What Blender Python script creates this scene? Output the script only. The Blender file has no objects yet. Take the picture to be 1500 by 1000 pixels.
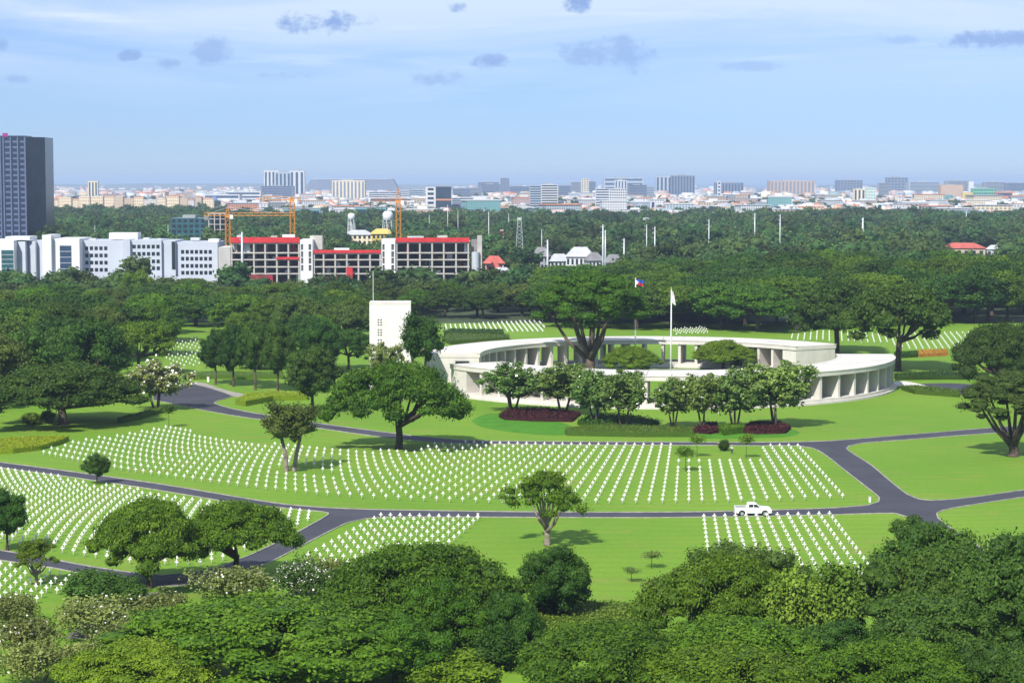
import bpy, math, random
import numpy as np
from mathutils import Vector, Matrix, noise as mnoise

# ---------------------------------------------------------------- camera, sky, sun, exposure
R = math.radians
scn = bpy.context.scene
COL = scn.collection
H, F, HORIZON = 51.0, 3000.0, 265.0
PITCH = math.atan((500 - HORIZON) / F)
cam = bpy.data.cameras.new('camera'); camo = bpy.data.objects.new('camera', cam); COL.objects.link(camo)
camo.location = (0, 0, H); camo.rotation_euler = (math.pi / 2 - PITCH, 0, 0)
cam.sensor_width = 36; cam.lens = F / 1500 * 36; cam.clip_start = 1; cam.clip_end = 200000
scn.camera = camo
SUN_EL, SUN_AZ = R(44), R(25)          # shadows fall away from the camera and a little to the right
sd = Vector((math.sin(SUN_AZ) * math.cos(SUN_EL), math.cos(SUN_AZ) * math.cos(SUN_EL), -math.sin(SUN_EL)))
sl = bpy.data.lights.new('sun', 'SUN'); sl.energy = 4.5; sl.angle = R(0.53); sl.color = (1.0, 0.955, 0.88)
so = bpy.data.objects.new('sun', sl); COL.objects.link(so); so.location = (-200, -300, 400)
so.rotation_euler = sd.to_track_quat('-Z', 'Y').to_euler()
scn.view_settings.view_transform = 'Standard'; scn.view_settings.look = 'None'
scn.view_settings.gamma = 1.0; scn.view_settings.use_curve_mapping = False
scn.view_settings.exposure = 0.55
scn.cycles.max_bounces = 6; scn.cycles.diffuse_bounces = 3; scn.cycles.glossy_bounces = 2
scn.cycles.transmission_bounces = 3; scn.cycles.volume_bounces = 0; scn.cycles.transparent_max_bounces = 4
scn.cycles.use_denoising = True; scn.cycles.denoising_prefilter = 'ACCURATE'
scn.cycles.caustics_reflective = False; scn.cycles.caustics_refractive = False

HAZE_D, HAZE_C = 6.8e-5, (.58, .74, 1.0, 1)
W = bpy.data.worlds.new('World'); scn.world = W; W.use_nodes = True
wn, wl = W.node_tree.nodes, W.node_tree.links
wn.clear()

class NT:
    """small helper for node maths"""
    def __init__(s, nodes, links): s.n, s.l = nodes, links
    def put(s, sock, v):
        if isinstance(v, bpy.types.NodeSocket): s.l.new(v, sock)
        else: sock.default_value = v
    def m(s, op, a, b=0.0, c=None, clamp=False):
        x = s.n.new('ShaderNodeMath'); x.operation = op; x.use_clamp = clamp
        s.put(x.inputs[0], a); s.put(x.inputs[1], b)
        if c is not None: s.put(x.inputs[2], c)
        return x.outputs[0]
    def noise(s, vec, scale, detail=4, rough=0.55, dist=0.0):
        x = s.n.new('ShaderNodeTexNoise'); x.inputs['Scale'].default_value = scale
        x.inputs['Detail'].default_value = detail; x.inputs['Roughness'].default_value = rough
        x.inputs['Distortion'].default_value = dist
        if vec is not None: s.l.new(vec, x.inputs['Vector'])
        return x.outputs['Fac']
    def ramp(s, v, lo, hi, a=0.0, b=1.0):
        x = s.n.new('ShaderNodeMapRange'); x.interpolation_type = 'SMOOTHSTEP'
        s.put(x.inputs[0], v)
        for i, q in enumerate((lo, hi, a, b)): x.inputs[i + 1].default_value = q
        return x.outputs[0]
    def comb(s, a, b, c=0.0):
        x = s.n.new('ShaderNodeCombineXYZ')
        for i, q in enumerate((a, b, c)): s.put(x.inputs[i], q)
        return x.outputs[0]
    def mix(s, f, a, b, mode='MIX'):
        x = s.n.new('ShaderNodeMix'); x.data_type = 'RGBA'; x.blend_type = mode
        s.put(x.inputs['Factor'], f)
        for k, q in (('A', a), ('B', b)):
            sock = [i for i in x.inputs if i.name == k and i.type == 'RGBA'][0]
            if isinstance(q, bpy.types.NodeSocket): s.l.new(q, sock)
            else: sock.default_value = (*q[:3], 1)
        return [o for o in x.outputs if o.type == 'RGBA'][0]

N = NT(wn, wl)
sky = wn.new('ShaderNodeTexSky'); sky.sky_type = 'NISHITA'; sky.sun_disc = False
sky.sun_elevation = SUN_EL; sky.sun_rotation = math.pi + SUN_AZ
sky.altitude = 60; sky.air_density = 1.0; sky.dust_density = 0.0; sky.ozone_density = 6.0
tc = wn.new('ShaderNodeTexCoord'); sp = wn.new('ShaderNodeSeparateXYZ'); wl.new(tc.outputs['Generated'], sp.inputs[0])
ay = N.m('MAXIMUM', N.m('ABSOLUTE', sp.outputs[1]), 0.05)
U = N.m('DIVIDE', sp.outputs[0], ay); V = N.m('DIVIDE', sp.outputs[2], ay)
# thin high veil, drawn out sideways
veil = N.noise(N.comb(N.m('MULTIPLY', U, 3.2), N.m('MULTIPLY', V, 26), 1.7), 1.0, 6, 0.6, 0.6)
veil2 = N.noise(N.comb(N.m('MULTIPLY', U, 9), N.m('MULTIPLY', V, 110), 4.1), 1.0, 5, 0.6, 0.4)
vfac = N.m('MULTIPLY', N.ramp(V, 0.012, 0.095), N.m('ADD', 0.30, N.m('MULTIPLY', N.ramp(veil, 0.36, 0.64), 0.62)))
vfac = N.m('ADD', vfac, N.m('MULTIPLY', N.ramp(veil2, 0.56, 0.78), N.ramp(V, 0.02, 0.06, 0.0, 0.35)), clamp=True)
# small grey-violet cumulus scraps below the veil
puffs = [(462, 36, 78, 20, 1.0), (852, 10, 26, 19, 1.0), (668, 14, 22, 10, .75), (895, 80, 84, 34, .55), (722, 94, 36, 14, .75), (640, 117, 42, 14, .5),
         (318, 76, 40, 24, .55), (248, 96, 24, 11, .6), (195, 84, 20, 9, .7), (1450, 62, 85, 15, .75), (1100, 98, 55, 9, .35), (4, 66, 16, 14, .7), (25, 116, 28, 9, .5), (430, 112, 50, 8, .35), (1300, 62, 45, 9, .35)]
pn = N.m('ADD', N.m('MULTIPLY', N.noise(N.comb(U, N.m('MULTIPLY', V, 1.3), 0.3), 62, 7, 0.66), 4.2), -2.1)
pn2 = N.m('ADD', N.m('MULTIPLY', N.noise(N.comb(U, N.m('MULTIPLY', V, 1.5), 7.3), 230, 4, 0.6), 1.0), -0.5)
pm = None
for (x, y, sx, sy, w) in puffs:
    du = N.m('MULTIPLY', N.m('SUBTRACT', U, (x - 750) / F), F / sx); dv = N.m('MULTIPLY', N.m('SUBTRACT', V, (HORIZON - y) / F), F / sy)
    r2 = N.m('ADD', N.m('MULTIPLY', du, du), N.m('MULTIPLY', dv, dv))
    g = N.m('SUBTRACT', 1.0, r2); g = N.m('ADD', g, N.m('ADD', pn, pn2))
    g = N.m('MULTIPLY', N.ramp(g, 0.05, 1.15), min(1, w * 1.1))
    pm = g if pm is None else N.m('MAXIMUM', pm, g)
pm = N.m('MULTIPLY', pm, N.m('GREATER_THAN', sp.outputs[1], 0.0))
SKY_TINT = (.47, .605, .95)
hsv = wn.new('ShaderNodeHueSaturation'); hsv.inputs['Saturation'].default_value = 1.0; hsv.inputs['Value'].default_value = 1.0
wl.new(N.mix(1.0, sky.outputs[0], SKY_TINT, 'MULTIPLY'), hsv.inputs['Color'])
SKY_VEIL, SKY_PUFF = (5.6, 6.6, 7.7), (2.3, 3.5, 6.3)
c1 = N.mix(vfac, hsv.outputs[0], SKY_VEIL)
c2 = N.mix(pm, c1, SKY_PUFF)
bg = wn.new('ShaderNodeBackground'); bg.inputs['Strength'].default_value = 0.09; wl.new(c2, bg.inputs['Color'])
wo = wn.new('ShaderNodeOutputWorld'); wl.new(bg.outputs[0], wo.inputs['Surface'])

# ---------------------------------------------------------------- helpers
rng = np.random.default_rng(7); random.seed(7)
CT, ST = math.cos(PITCH), math.sin(PITCH)
def ray(px, py):
    x, y = (px - 750) / F, (500 - py) / F
    return (x, CT + y * ST, -ST + y * CT)
def G(px, py, z=0.0):
    """where the line of sight through a point of the photograph meets the ground (height z)"""
    r = ray(px, py); t = (H - z) / -r[2]
    return (r[0] * t, r[1] * t)
def AT(px, py, d):
    """the point on that line of sight at distance d"""
    r = ray(px, py); t = d / r[1]
    return (r[0] * t, d, H + r[2] * t)
def DG(py): return G(750, py)[1]
def XD(px, d): return AT(px, 400, d)[0]
def ZD(py, d): return AT(750, py, d)[2]

def tag(o, label=None, cat=None, group=None, kind=None):
    if label: o['label'] = label
    if cat: o['category'] = cat
    if group: o['group'] = group
    if kind: o['kind'] = kind
    return o
def link(o, parent=None):
    COL.objects.link(o)
    if parent is not None: o.parent = parent
    return o
def empty(name, loc, rz=0.0, scale=(1, 1, 1)):
    o = bpy.data.objects.new(name, None); o.location = loc; o.rotation_euler = (0, 0, rz); o.scale = scale
    o.empty_display_size = 0.5
    return link(o)
def inst(name, me, parent=None, loc=(0, 0, 0), rz=0.0, scale=(1, 1, 1)):
    o = bpy.data.objects.new(name, me); o.location = loc; o.rotation_euler = (0, 0, rz); o.scale = scale
    return link(o, parent)

def fast_mesh(name, V, faces, mat=None, smooth=False, tint=None, matidx=None):
    """V (n,3); faces: list of int arrays (m,k)"""
    me = bpy.data.meshes.new(name); V = np.asarray(V, np.float32)
    me.vertices.add(len(V)); me.vertices.foreach_set('co', V.ravel())
    faces = [np.asarray(f, np.int32) for f in faces if len(f)]
    tot = sum(f.size for f in faces); nf = sum(len(f) for f in faces)
    me.loops.add(tot); me.polygons.add(nf)
    me.loops.foreach_set('vertex_index', np.concatenate([f.ravel() for f in faces]))
    ls, lt, o = [], [], 0
    for f in faces:
        k = f.shape[1]; ls.append(o + np.arange(len(f)) * k); lt.append(np.full(len(f), k)); o += f.size
    me.polygons.foreach_set('loop_start', np.concatenate(ls).astype(np.int32))
    me.polygons.foreach_set('loop_total', np.concatenate(lt).astype(np.int32))
    if smooth: me.polygons.foreach_set('use_smooth', np.ones(nf, bool))
    for m_ in (mat if isinstance(mat, (list, tuple)) else [mat]):
        if m_: me.materials.append(m_)
    if matidx is not None: me.polygons.foreach_set('material_index', np.asarray(matidx, np.int32))
    if tint is not None:
        a = me.attributes.new('tint', 'FLOAT', 'POINT'); a.data.foreach_set('value', np.asarray(tint, np.float32))
    me.update(calc_edges=True)
    return me

class MB:
    """collects boxes, prisms, tubes; builds one mesh object"""
    def __init__(s): s.v, s.q, s.t, s.n = [], [], [], 0
    def add(s, v, q=(), t=()):
        s.v.extend(v)
        s.q.extend([tuple(i + s.n for i in f) for f in q]); s.t.extend([tuple(i + s.n for i in f) for f in t]); s.n += len(v)
        return s
    def box(s, x0, x1, y0, y1, z0, z1):
        v = [(x0, y0, z0), (x1, y0, z0), (x1, y1, z0), (x0, y1, z0), (x0, y0, z1), (x1, y0, z1), (x1, y1, z1), (x0, y1, z1)]
        return s.add(v, [(0, 3, 2, 1), (4, 5, 6, 7), (0, 1, 5, 4), (1, 2, 6, 5), (2, 3, 7, 6), (3, 0, 4, 7)])
    def obox(s, c, ux, uy, sx, sy, z0, z1):
        """box turned in plan: centre c, unit axes ux, uy, half sizes"""
        P = [(c[0] + a * sx * ux[0] + b * sy * uy[0], c[1] + a * sx * ux[1] + b * sy * uy[1]) for a, b in ((-1, -1), (1, -1), (1, 1), (-1, 1))]
        return s.add([(*p, z0) for p in P] + [(*p, z1) for p in P], [(0, 3, 2, 1), (4, 5, 6, 7), (0, 1, 5, 4), (1, 2, 6, 5), (2, 3, 7, 6), (3, 0, 4, 7)])
    def prism(s, poly, z0, z1):
        n = len(poly); b = s.n
        s.v.extend([(*p, z0) for p in poly] + [(*p, z1) for p in poly]); s.n += 2 * n
        s.q.extend([(b + i, b + (i + 1) % n, b + n + (i + 1) % n, b + n + i) for i in range(n)])
        s.t.append(tuple(b + n + i for i in range(n))); s.t.append(tuple(b + n - 1 - i for i in range(n)))
        return s
    def tube(s, pts, rad, k=6):
        pts = [Vector(p) for p in pts]; rings = []
        for i, p in enumerate(pts):
            d = (pts[min(i + 1, len(pts) - 1)] - pts[max(i - 1, 0)]).normalized()
            a = d.cross(Vector((0.31, 0.94, 0.12))).normalized()
            b = d.cross(a); r = rad[i] if hasattr(rad, '__len__') else rad
            rings.append([tuple(p + (a * math.cos(2 * math.pi * j / k) + b * math.sin(2 * math.pi * j / k)) * r) for j in range(k)])
        base = s.n; v = [q for rg in rings for q in rg]
        q = [(i * k + j, (i + 1) * k + j, (i + 1) * k + (j + 1) % k, i * k + (j + 1) % k) for i in range(len(pts) - 1) for j in range(k)]
        s.add(v, q)
        s.t.append(tuple(base + j for j in range(k))); s.t.append(tuple(base + (len(pts) - 1) * k + k - 1 - j for j in range(k)))
        return s
    def mesh(s, name, mat, smooth=False):
        me = bpy.data.meshes.new(name); me.from_pydata(s.v, [], s.q + s.t)
        for m_ in (mat if isinstance(mat, (list, tuple)) else [mat]): me.materials.append(m_)
        if smooth: me.polygons.foreach_set('use_smooth', np.ones(len(me.polygons), bool))
        me.update(); return me
    def build(s, name, mat, parent=None, loc=(0, 0, 0), smooth=False):
        return inst(name, s.mesh(name, mat, smooth), parent, loc)

# ---------------------------------------------------------------- materials
MATS = {}
def mat(name, col, rough=0.7, var=0.12, scale=0.4, spec=0.3, bump=0.0, metal=0.0, stain=0.0, rnd=0.0):
    """plain surface with gentle blotches, optional rain stains"""
    if name in MATS: return MATS[name]
    m = bpy.data.materials.new(name); m.use_nodes = True; t = NT(m.node_tree.nodes, m.node_tree.links)
    b = m.node_tree.nodes['Principled BSDF']; b.inputs['Roughness'].default_value = rough
    b.inputs['Specular IOR Level'].default_value = spec; b.inputs['Metallic'].default_value = metal
    tc = t.n.new('ShaderNodeTexCoord'); o = tc.outputs['Object']
    f = t.noise(o, scale, 5, 0.6)
    c = t.mix(t.ramp(f, 0.3, 0.7), [x * (1 - var) for x in col], [min(1, x * (1 + var)) for x in col])
    if stain:
        s = t.n.new('ShaderNodeSeparateXYZ'); t.l.new(o, s.inputs[0])
        st = t.noise(t.comb(t.m('MULTIPLY', s.outputs[0], 1.6), t.m('MULTIPLY', s.outputs[1], 1.6), t.m('MULTIPLY', s.outputs[2], 0.12)), 0.8, 5, 0.65)
        c = t.mix(t.m('MULTIPLY', t.ramp(st, 0.5, 0.75), stain), c, [x * 0.55 for x in col])
    if rnd:
        oi = t.n.new('ShaderNodeObjectInfo'); h = t.n.new('ShaderNodeHueSaturation')
        t.l.new(t.ramp(oi.outputs['Random'], 0, 1, 1 - rnd, 1 + rnd), h.inputs['Value']); t.l.new(c, h.inputs['Color']); c = h.outputs[0]
    t.l.new(c, b.inputs['Base Color'])
    if bump:
        bp = t.n.new('ShaderNodeBump'); bp.inputs['Strength'].default_value = bump; bp.inputs['Distance'].default_value = 0.05
        t.l.new(t.noise(o, scale * 12, 4), bp.inputs['Height']); t.l.new(bp.outputs[0], b.inputs['Normal'])
    MATS[name] = m; return m

def leafmat(name, dark, light, trans=0.14, hue=0.014, val=0.22, rough=0.5):
    if name in MATS: return MATS[name]
    m = bpy.data.materials.new(name); m.use_nodes = True; nt = m.node_tree; t = NT(nt.nodes, nt.links)
    b = nt.nodes['Principled BSDF']; b.inputs['Roughness'].default_value = rough; b.inputs['Specular IOR Level'].default_value = 0.10
    at = nt.nodes.new('ShaderNodeAttribute'); at.attribute_name = 'tint'
    oi = nt.nodes.new('ShaderNodeObjectInfo')
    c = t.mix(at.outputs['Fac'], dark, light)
    h = nt.nodes.new('ShaderNodeHueSaturation'); nt.links.new(c, h.inputs['Color'])
    nt.links.new(t.ramp(oi.outputs['Random'], 0, 1, 0.5 - hue, 0.5 + hue), h.inputs['Hue'])
    rv = t.m('FRACT', t.m('MULTIPLY', oi.outputs['Random'], 17.31))
    nt.links.new(t.m('ADD', 1 - val, t.m('MULTIPLY', rv, 2 * val)), h.inputs['Value'])
    nt.links.new(h.outputs[0], b.inputs['Base Color'])
    tr = nt.nodes.new('ShaderNodeBsdfTranslucent')
    nt.links.new(t.mix(1.0, h.outputs[0], (1.25, 1.35, 0.6), 'MULTIPLY'), tr.inputs['Color'])
    mx = nt.nodes.new('ShaderNodeMixShader'); mx.inputs[0].default_value = trans
    nt.links.new(b.outputs[0], mx.inputs[1]); nt.links.new(tr.outputs[0], mx.inputs[2])
    nt.links.new(mx.outputs[0], nt.nodes['Material Output'].inputs['Surface'])
    MATS[name] = m; return m

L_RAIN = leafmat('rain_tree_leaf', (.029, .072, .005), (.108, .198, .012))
L_DEEP = leafmat('deep_green_leaf', (.016, .046, .006), (.064, .128, .014))
L_BROAD = leafmat('broad_leaf', (.022, .060, .008), (.085, .165, .022))
L_OLIVE = leafmat('olive_leaf', (.036, .066, .010), (.115, .160, .028))
L_BRIGHT = leafmat('bright_leaf', (.042, .094, .005), (.155, .255, .015))
L_MAG = leafmat('glossy_sparse_leaf', (.048, .105, .014), (.205, .300, .066), rough=0.4)
L_PLUM = leafmat('pale_tired_leaf', (.078, .112, .026), (.215, .250, .066))
L_BAMB = leafmat('bamboo_leaf', (.066, .122, .011), (.185, .268, .030))
L_HEDGE = leafmat('hedge_leaf', (.040, .085, .010), (.130, .200, .022))
L_YHEDGE = leafmat('yellow_hedge_leaf', (.120, .190, .008), (.300, .360, .020))
L_RED = leafmat('dark_red_leaf', (.028, .010, .012), (.095, .028, .032))
L_FLOWER = mat('white_blossom', (.78, .76, .70), 0.6, 0.05, 2)
L_ORANGE = leafmat('orange_flower', (.30, .12, .02), (.45, .25, .05))
L_FAR = leafmat('far_wood_leaf', (.020, .052, .012), (.072, .125, .026), hue=0.03, val=0.48)
BARK = mat('grey_brown_bark', (.085, .066, .050), 0.9, 0.35, 1.5, 0.1, 0.6, rnd=0.2)
BARK_PALE = mat('pale_bark', (.23, .19, .155), 0.9, 0.3, 1.5, 0.1, 0.5)
MARBLE = mat('white_marble', (.80, .79, .765), 0.55, 0.05, 1.0)
STONE = mat('travertine', (.57, .54, .495), 0.75, 0.07, 0.25, 0.25, 0.15, stain=0.22)
STONE_ROOF = mat('roof_concrete', (.57, .545, .505), 0.85, 0.10, 0.12, 0.2, 0.1, stain=0.25)
ASPHALT = mat('asphalt', (.052, .053, .068), 0.85, 0.14, 0.12, 0.25, 0.3)
KERB = mat('kerb_concrete', (.30, .285, .25), 0.85, 0.25, 0.7, 0.2, 0.2)
PAVING = mat('pale_paving', (.30, .28, .25), 0.85, 0.15, 0.4)
WHITE = mat('white_paint', (.64, .65, .66), 0.6, 0.04, 0.1, 0.3, stain=0.08)
OFFWHITE = mat('bluish_white_wall', (.44, .475, .54), 0.7, 0.05, 0.08, 0.3, stain=0.12)
GLASS = mat('dark_glass', (.020, .030, .042), 0.12, 0.2, 0.15, 0.6)
GLASSB = mat('blue_glass', (.030, .055, .105), 0.15, 0.2, 0.1, 0.6)
GLASST = mat('teal_glass', (.030, .095, .110), 0.2, 0.25, 0.15, 0.6)
CONC = mat('raw_concrete', (.42, .40, .37), 0.85, 0.18, 0.15, 0.2, stain=0.3)
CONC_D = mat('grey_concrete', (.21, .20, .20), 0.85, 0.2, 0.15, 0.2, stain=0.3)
REDP = mat('red_safety_net', (.50, .030, .035), 0.8, 0.15, 0.3)
REDD = mat('dark_red_hoarding', (.27, .020, .040), 0.8, 0.3, 0.25)
BLUEP = mat('blue_tarpaulin', (.03, .10, .42), 0.7, 0.2, 0.4)
STEEL = mat('galvanised_steel', (.50, .53, .56), 0.45, 0.08, 0.3, 0.5, metal=0.2)
CRANE_Y = mat('crane_orange', (.52, .22, .035), 0.55, 0.15, 0.4)
TILE_R = mat('red_roof', (.42, .10, .08), 0.8, 0.2, 0.2)
TILE_G = mat('grey_roof', (.18, .18, .19), 0.8, 0.2, 0.2)
# ---------------------------------------------------------------- ground, lawn, roads
MC = np.array((36.8, 515.5))                     # middle of the memorial court
def ground_material():
    m = bpy.data.materials.new('earth_and_scrub'); m.use_nodes = True; t = NT(m.node_tree.nodes, m.node_tree.links)
    b = m.node_tree.nodes['Principled BSDF']; b.inputs['Roughness'].default_value = 0.9
    g = t.n.new('ShaderNodeNewGeometry'); p = g.outputs['Position']
    s = t.n.new('ShaderNodeSeparateXYZ'); t.l.new(p, s.inputs[0])
    f = t.noise(p, 0.012, 6, 0.65); f2 = t.noise(p, 0.15, 4)
    wood = t.mix(t.ramp(f2, .3, .7), (.022, .045, .014), (.05, .075, .022))
    town = t.mix(t.ramp(f, .35, .65), (.10, .11, .09), (.20, .195, .18))
    d = t.m('ADD', s.outputs[1], t.m('MULTIPLY', t.m('SUBTRACT', f, 0.5), 1500.0))
    t.l.new(t.mix(t.ramp(d, 2700, 3300), wood, town), b.inputs['Base Color'])
    return m
gv, gf = [], []
xs = [-30000, -8000, -2500, -800, 0, 800, 2500, 8000, 30000]; ys = [-450, 0, 300, 1000, 2000, 4000, 8000, 15000, 26000, 59000]
for y in ys:
    for x in xs: gv.append((x, y, -0.06))
nx = len(xs)
for j in range(len(ys) - 1):
    for i in range(nx - 1): gf.append((j * nx + i, j * nx + i + 1, (j + 1) * nx + i + 1, (j + 1) * nx + i))
tag(inst('ground', fast_mesh('ground', gv, [gf], ground_material())), kind='structure')

def lawn_material():
    m = bpy.data.materials.new('mown_grass'); m.use_nodes = True; t = NT(m.node_tree.nodes, m.node_tree.links)
    b = m.node_tree.nodes['Principled BSDF']; b.inputs['Roughness'].default_value = 0.85; b.inputs['Specular IOR Level'].default_value = 0.15
    g = t.n.new('ShaderNodeNewGeometry'); p = g.outputs['Position']
    s = t.n.new('ShaderNodeSeparateXYZ'); t.l.new(p, s.inputs[0])
    dx = t.m('SUBTRACT', s.outputs[0], float(MC[0])); dy = t.m('SUBTRACT', s.outputs[1], float(MC[1]) + 40)
    r = t.m('SQRT', t.m('ADD', t.m('MULTIPLY', dx, dx), t.m('MULTIPLY', t.m('MULTIPLY', dy, dy), 1.1)))
    r = t.m('ADD', r, t.m('MULTIPLY', t.noise(p, 0.03, 3), 11.0))
    stripe = t.m('SINE', t.m('MULTIPLY', r, 1.55))                       # mower passes
    big = t.noise(p, 0.018, 5, 0.6); mid = t.noise(p, 0.11, 5, 0.65); fine = t.noise(p, 1.3, 4, 0.7)
    c = t.mix(t.ramp(big, .3, .7), (.118, .238, .016), (.172, .288, .026))
    c = t.mix(t.ramp(mid, .45, .75, 0, .55), c, (.178, .258, .030))
    c = t.mix(t.m('MULTIPLY', t.ramp(stripe, -.5, .9), 0.42), c, (.105, .232, .018))
    dry = t.m('MULTIPLY', t.ramp(t.noise(t.comb(s.outputs[0], t.m('MULTIPLY', s.outputs[1], 1.8)), 0.07, 5, 0.7), .53, .70), 0.6)
    c = t.mix(dry, c, (.225, .222, .050))
    c = t.mix(t.ramp(fine, .35, .75, 0, .45), c, (.088, .172, .014))
    t.l.new(c, b.inputs['Base Color'])
    bp = t.n.new('ShaderNodeBump'); bp.inputs['Strength'].default_value = 0.5; bp.inputs['Distance'].default_value = 0.06
    t.l.new(t.noise(p, 5.0, 4), bp.inputs['Height']); t.l.new(bp.outputs[0], b.inputs['Normal'])
    return m
LAWN = lawn_material()
lawn = MB(); lawn.add([(-260, 120, 0), (330, 120, 0), (330, 735, 0), (-260, 735, 0)], [(0, 1, 2, 3)])
tag(lawn.build('lawn', LAWN), kind='structure')

def dense(pts, step=3.0):
    """smooth line through px points, on the ground"""
    P = [np.array(G(*p)) for p in pts]; out = []
    for i in range(len(P) - 1):
        p0, p1, p2, p3 = P[max(i - 1, 0)], P[i], P[i + 1], P[min(i + 2, len(P) - 1)]
        n = max(1, int(np.linalg.norm(p2 - p1) / step))
        m1, m2 = (p2 - p0) / 2, (p3 - p1) / 2
        L = np.linalg.norm(p2 - p1)
        for mm in (m1, m2):
            l = np.linalg.norm(mm)
            if l > L: mm *= L / l
        for k in range(n):
            t = k / n; t2, t3 = t * t, t * t * t
            out.append((2 * t3 - 3 * t2 + 1) * p1 + (t3 - 2 * t2 + t) * m1 + (-2 * t3 + 3 * t2) * p2 + (t3 - t2) * m2)
    out.append(P[-1]); return out
def ngon_sheet(name, poly, z, m):
    import bmesh
    bm = bmesh.new(); f = bm.faces.new([bm.verts.new((p[0], p[1], z)) for p in poly])
    if f.normal.z < 0: f.normal_flip()
    bm.normal_update()
    if bm.faces[:][0].normal.z < 0: bm.faces[:][0].normal_flip()
    bmesh.ops.triangulate(bm, faces=bm.faces[:])
    me = bpy.data.meshes.new(name); bm.to_mesh(me); bm.free(); me.materials.append(m)
    return inst(name, me)
def kerb(line, side, seed=0):
    """broken-edged concrete kerb along a road edge"""
    mb = MB(); r = random.Random(seed)
    P = [np.array(p) for p in line]; acc = 0
    for i in range(len(P) - 1):
        d = P[i + 1] - P[i]; l = np.linalg.norm(d)
        if l < 0.05: continue
        d /= l; n = np.array((-d[1], d[0])) * side
        h = 0.10 + r.random() * 0.03; w = 0.15 + r.random() * 0.10
        a, b_ = P[i] + d * 0.03, P[i + 1] - d * 0.03
        mb.obox((a + b_) / 2 + n * w / 2, d, n, np.linalg.norm(b_ - a) / 2, w / 2, -0.02, h)
    return tag(mb.build('kerb', KERB), kind='structure')

# lower road with both junctions, traced as edges on the ground
A_up_l = [(-60, 669), (0, 677), (120, 693), (240, 710), (360, 730), (430, 740), (520, 745.5), (640, 748), (800, 750), (1000, 750), (1150, 746.5), (1230, 743.5), (1272, 740), (1288, 735), (1289, 729), (1276, 718), (1240, 690), (1208, 665), (1190, 656), (1170, 653), (1100, 652.5), (1000, 652)]
D_low = [(1000, 652), (860, 651.5), (700, 650), (640, 648), (560, 640), (480, 629), (400, 617), (345, 609), (300, 601), (262, 593), (225, 586)]
D_up = [(225, 572), (255, 566), (284, 563), (312, 570), (340, 580), (326, 585), (313, 590), (345, 600), (400, 609.5), (480, 622), (575, 634.5), (640, 642), (700, 645.5), (860, 647), (1000, 647.5), (1100, 648), (1200, 646.5), (1260, 642.5), (1333, 636.5), (1430, 628.5), (1560, 618)]
R_tri = [(1560, 627), (1430, 636), (1333, 643.5), (1262, 649), (1243, 653), (1239, 657), (1250, 665), (1275, 681), (1300, 702), (1328, 724), (1345, 731), (1365, 733), (1400, 731), (1450, 725), (1560, 709)]
R_low = [(1560, 719), (1450, 735), (1400, 743), (1378, 748), (1371, 752), (1373, 759), (1400, 779), (1450, 812)]
A_low_r = [(1405, 812), (1360, 780), (1330, 757), (1312, 751.5), (1200, 754), (1000, 757.5), (800, 757.5), (640, 757), (560, 757), (535, 759.5), (510, 765), (470, 784), (430, 805), (370, 834), (300, 852), (230, 859), (140, 844), (80, 832), (0, 820), (-60, 811)]
B_tip = [(-60, 798), (0, 806), (60, 816), (140, 831), (240, 843), (300, 836), (360, 816), (417, 790), (440, 778), (470, 761), (481, 754.5), (482, 751.5), (472, 749), (440, 746), (350, 737), (240, 719), (120, 701), (0, 684.5), (-60, 676.5)]
e1, e2, e3, e4, e5, e6, e7 = [dense(p) for p in (A_up_l, D_low, D_up, R_tri, R_low, A_low_r, B_tip)]
ngon_sheet('road', e1[:-1] + e2 + e3 + e4 + e5 + e6 + e7, 0.004, ASPHALT)['kind'] = 'structure'
for i, (e, s_) in enumerate(((e1, 1), (e2, 1), (e3, 1), (e4, 1), (e5, 1), (e6, 1), (e7, 1))): kerb(e, s_, i)
# pale footpath ramp beside the upper-left road, car park and paving right of the colonnade, garden path front left
def sheet(name, px, z, m): return tag(ngon_sheet(name, dense(px + [px[0]])[:-1], z, m), kind='structure')
sheet('footpath', [(283, 559), (300, 561), (330, 571), (375, 581), (372, 585), (342, 580), (314, 570), (286, 563)], 0.02, PAVING)
sheet('car_park', [(1348, 562), (1385, 561), (1445, 564), (1490, 570), (1490, 584), (1440, 582), (1400, 577), (1362, 567)], 0.004, ASPHALT)
sheet('paved_apron', [(1304, 559), (1325, 558), (1350, 563), (1362, 567), (1335, 566), (1306, 565)], 0.02, mat('bright_paving', (.55, .53, .50), 0.8, 0.1, 0.3))
sheet('garden_path', [(150, 893), (172, 880), (190, 872), (215, 868), (232, 866), (236, 870), (205, 878), (185, 890), (172, 905), (120, 935), (95, 935)], 0.02, mat('path_stone', (.16, .15, .15), 0.9, 0.2, 0.5))
sheet('front_path', [(740, 888), (800, 886), (945, 887), (945, 889.5), (800, 890), (740, 893)], 0.02, PAVING)
# darker lush ground cover beds before the colonnade
BEDG = mat('lush_ground_cover', (.060, .190, .012), 0.85, 0.15, 0.3, 0.15, 0.4)
sheet('ground_cover_bed', [(690, 616), (715, 606), (760, 606), (832, 622), (830, 637), (760, 634), (705, 625)], 0.012, BEDG)
sheet('ground_cover_bed_right', [(1015, 634), (1060, 628), (1150, 628), (1172, 633), (1150, 640), (1060, 642), (1010, 641)], 0.012, BEDG)

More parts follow.
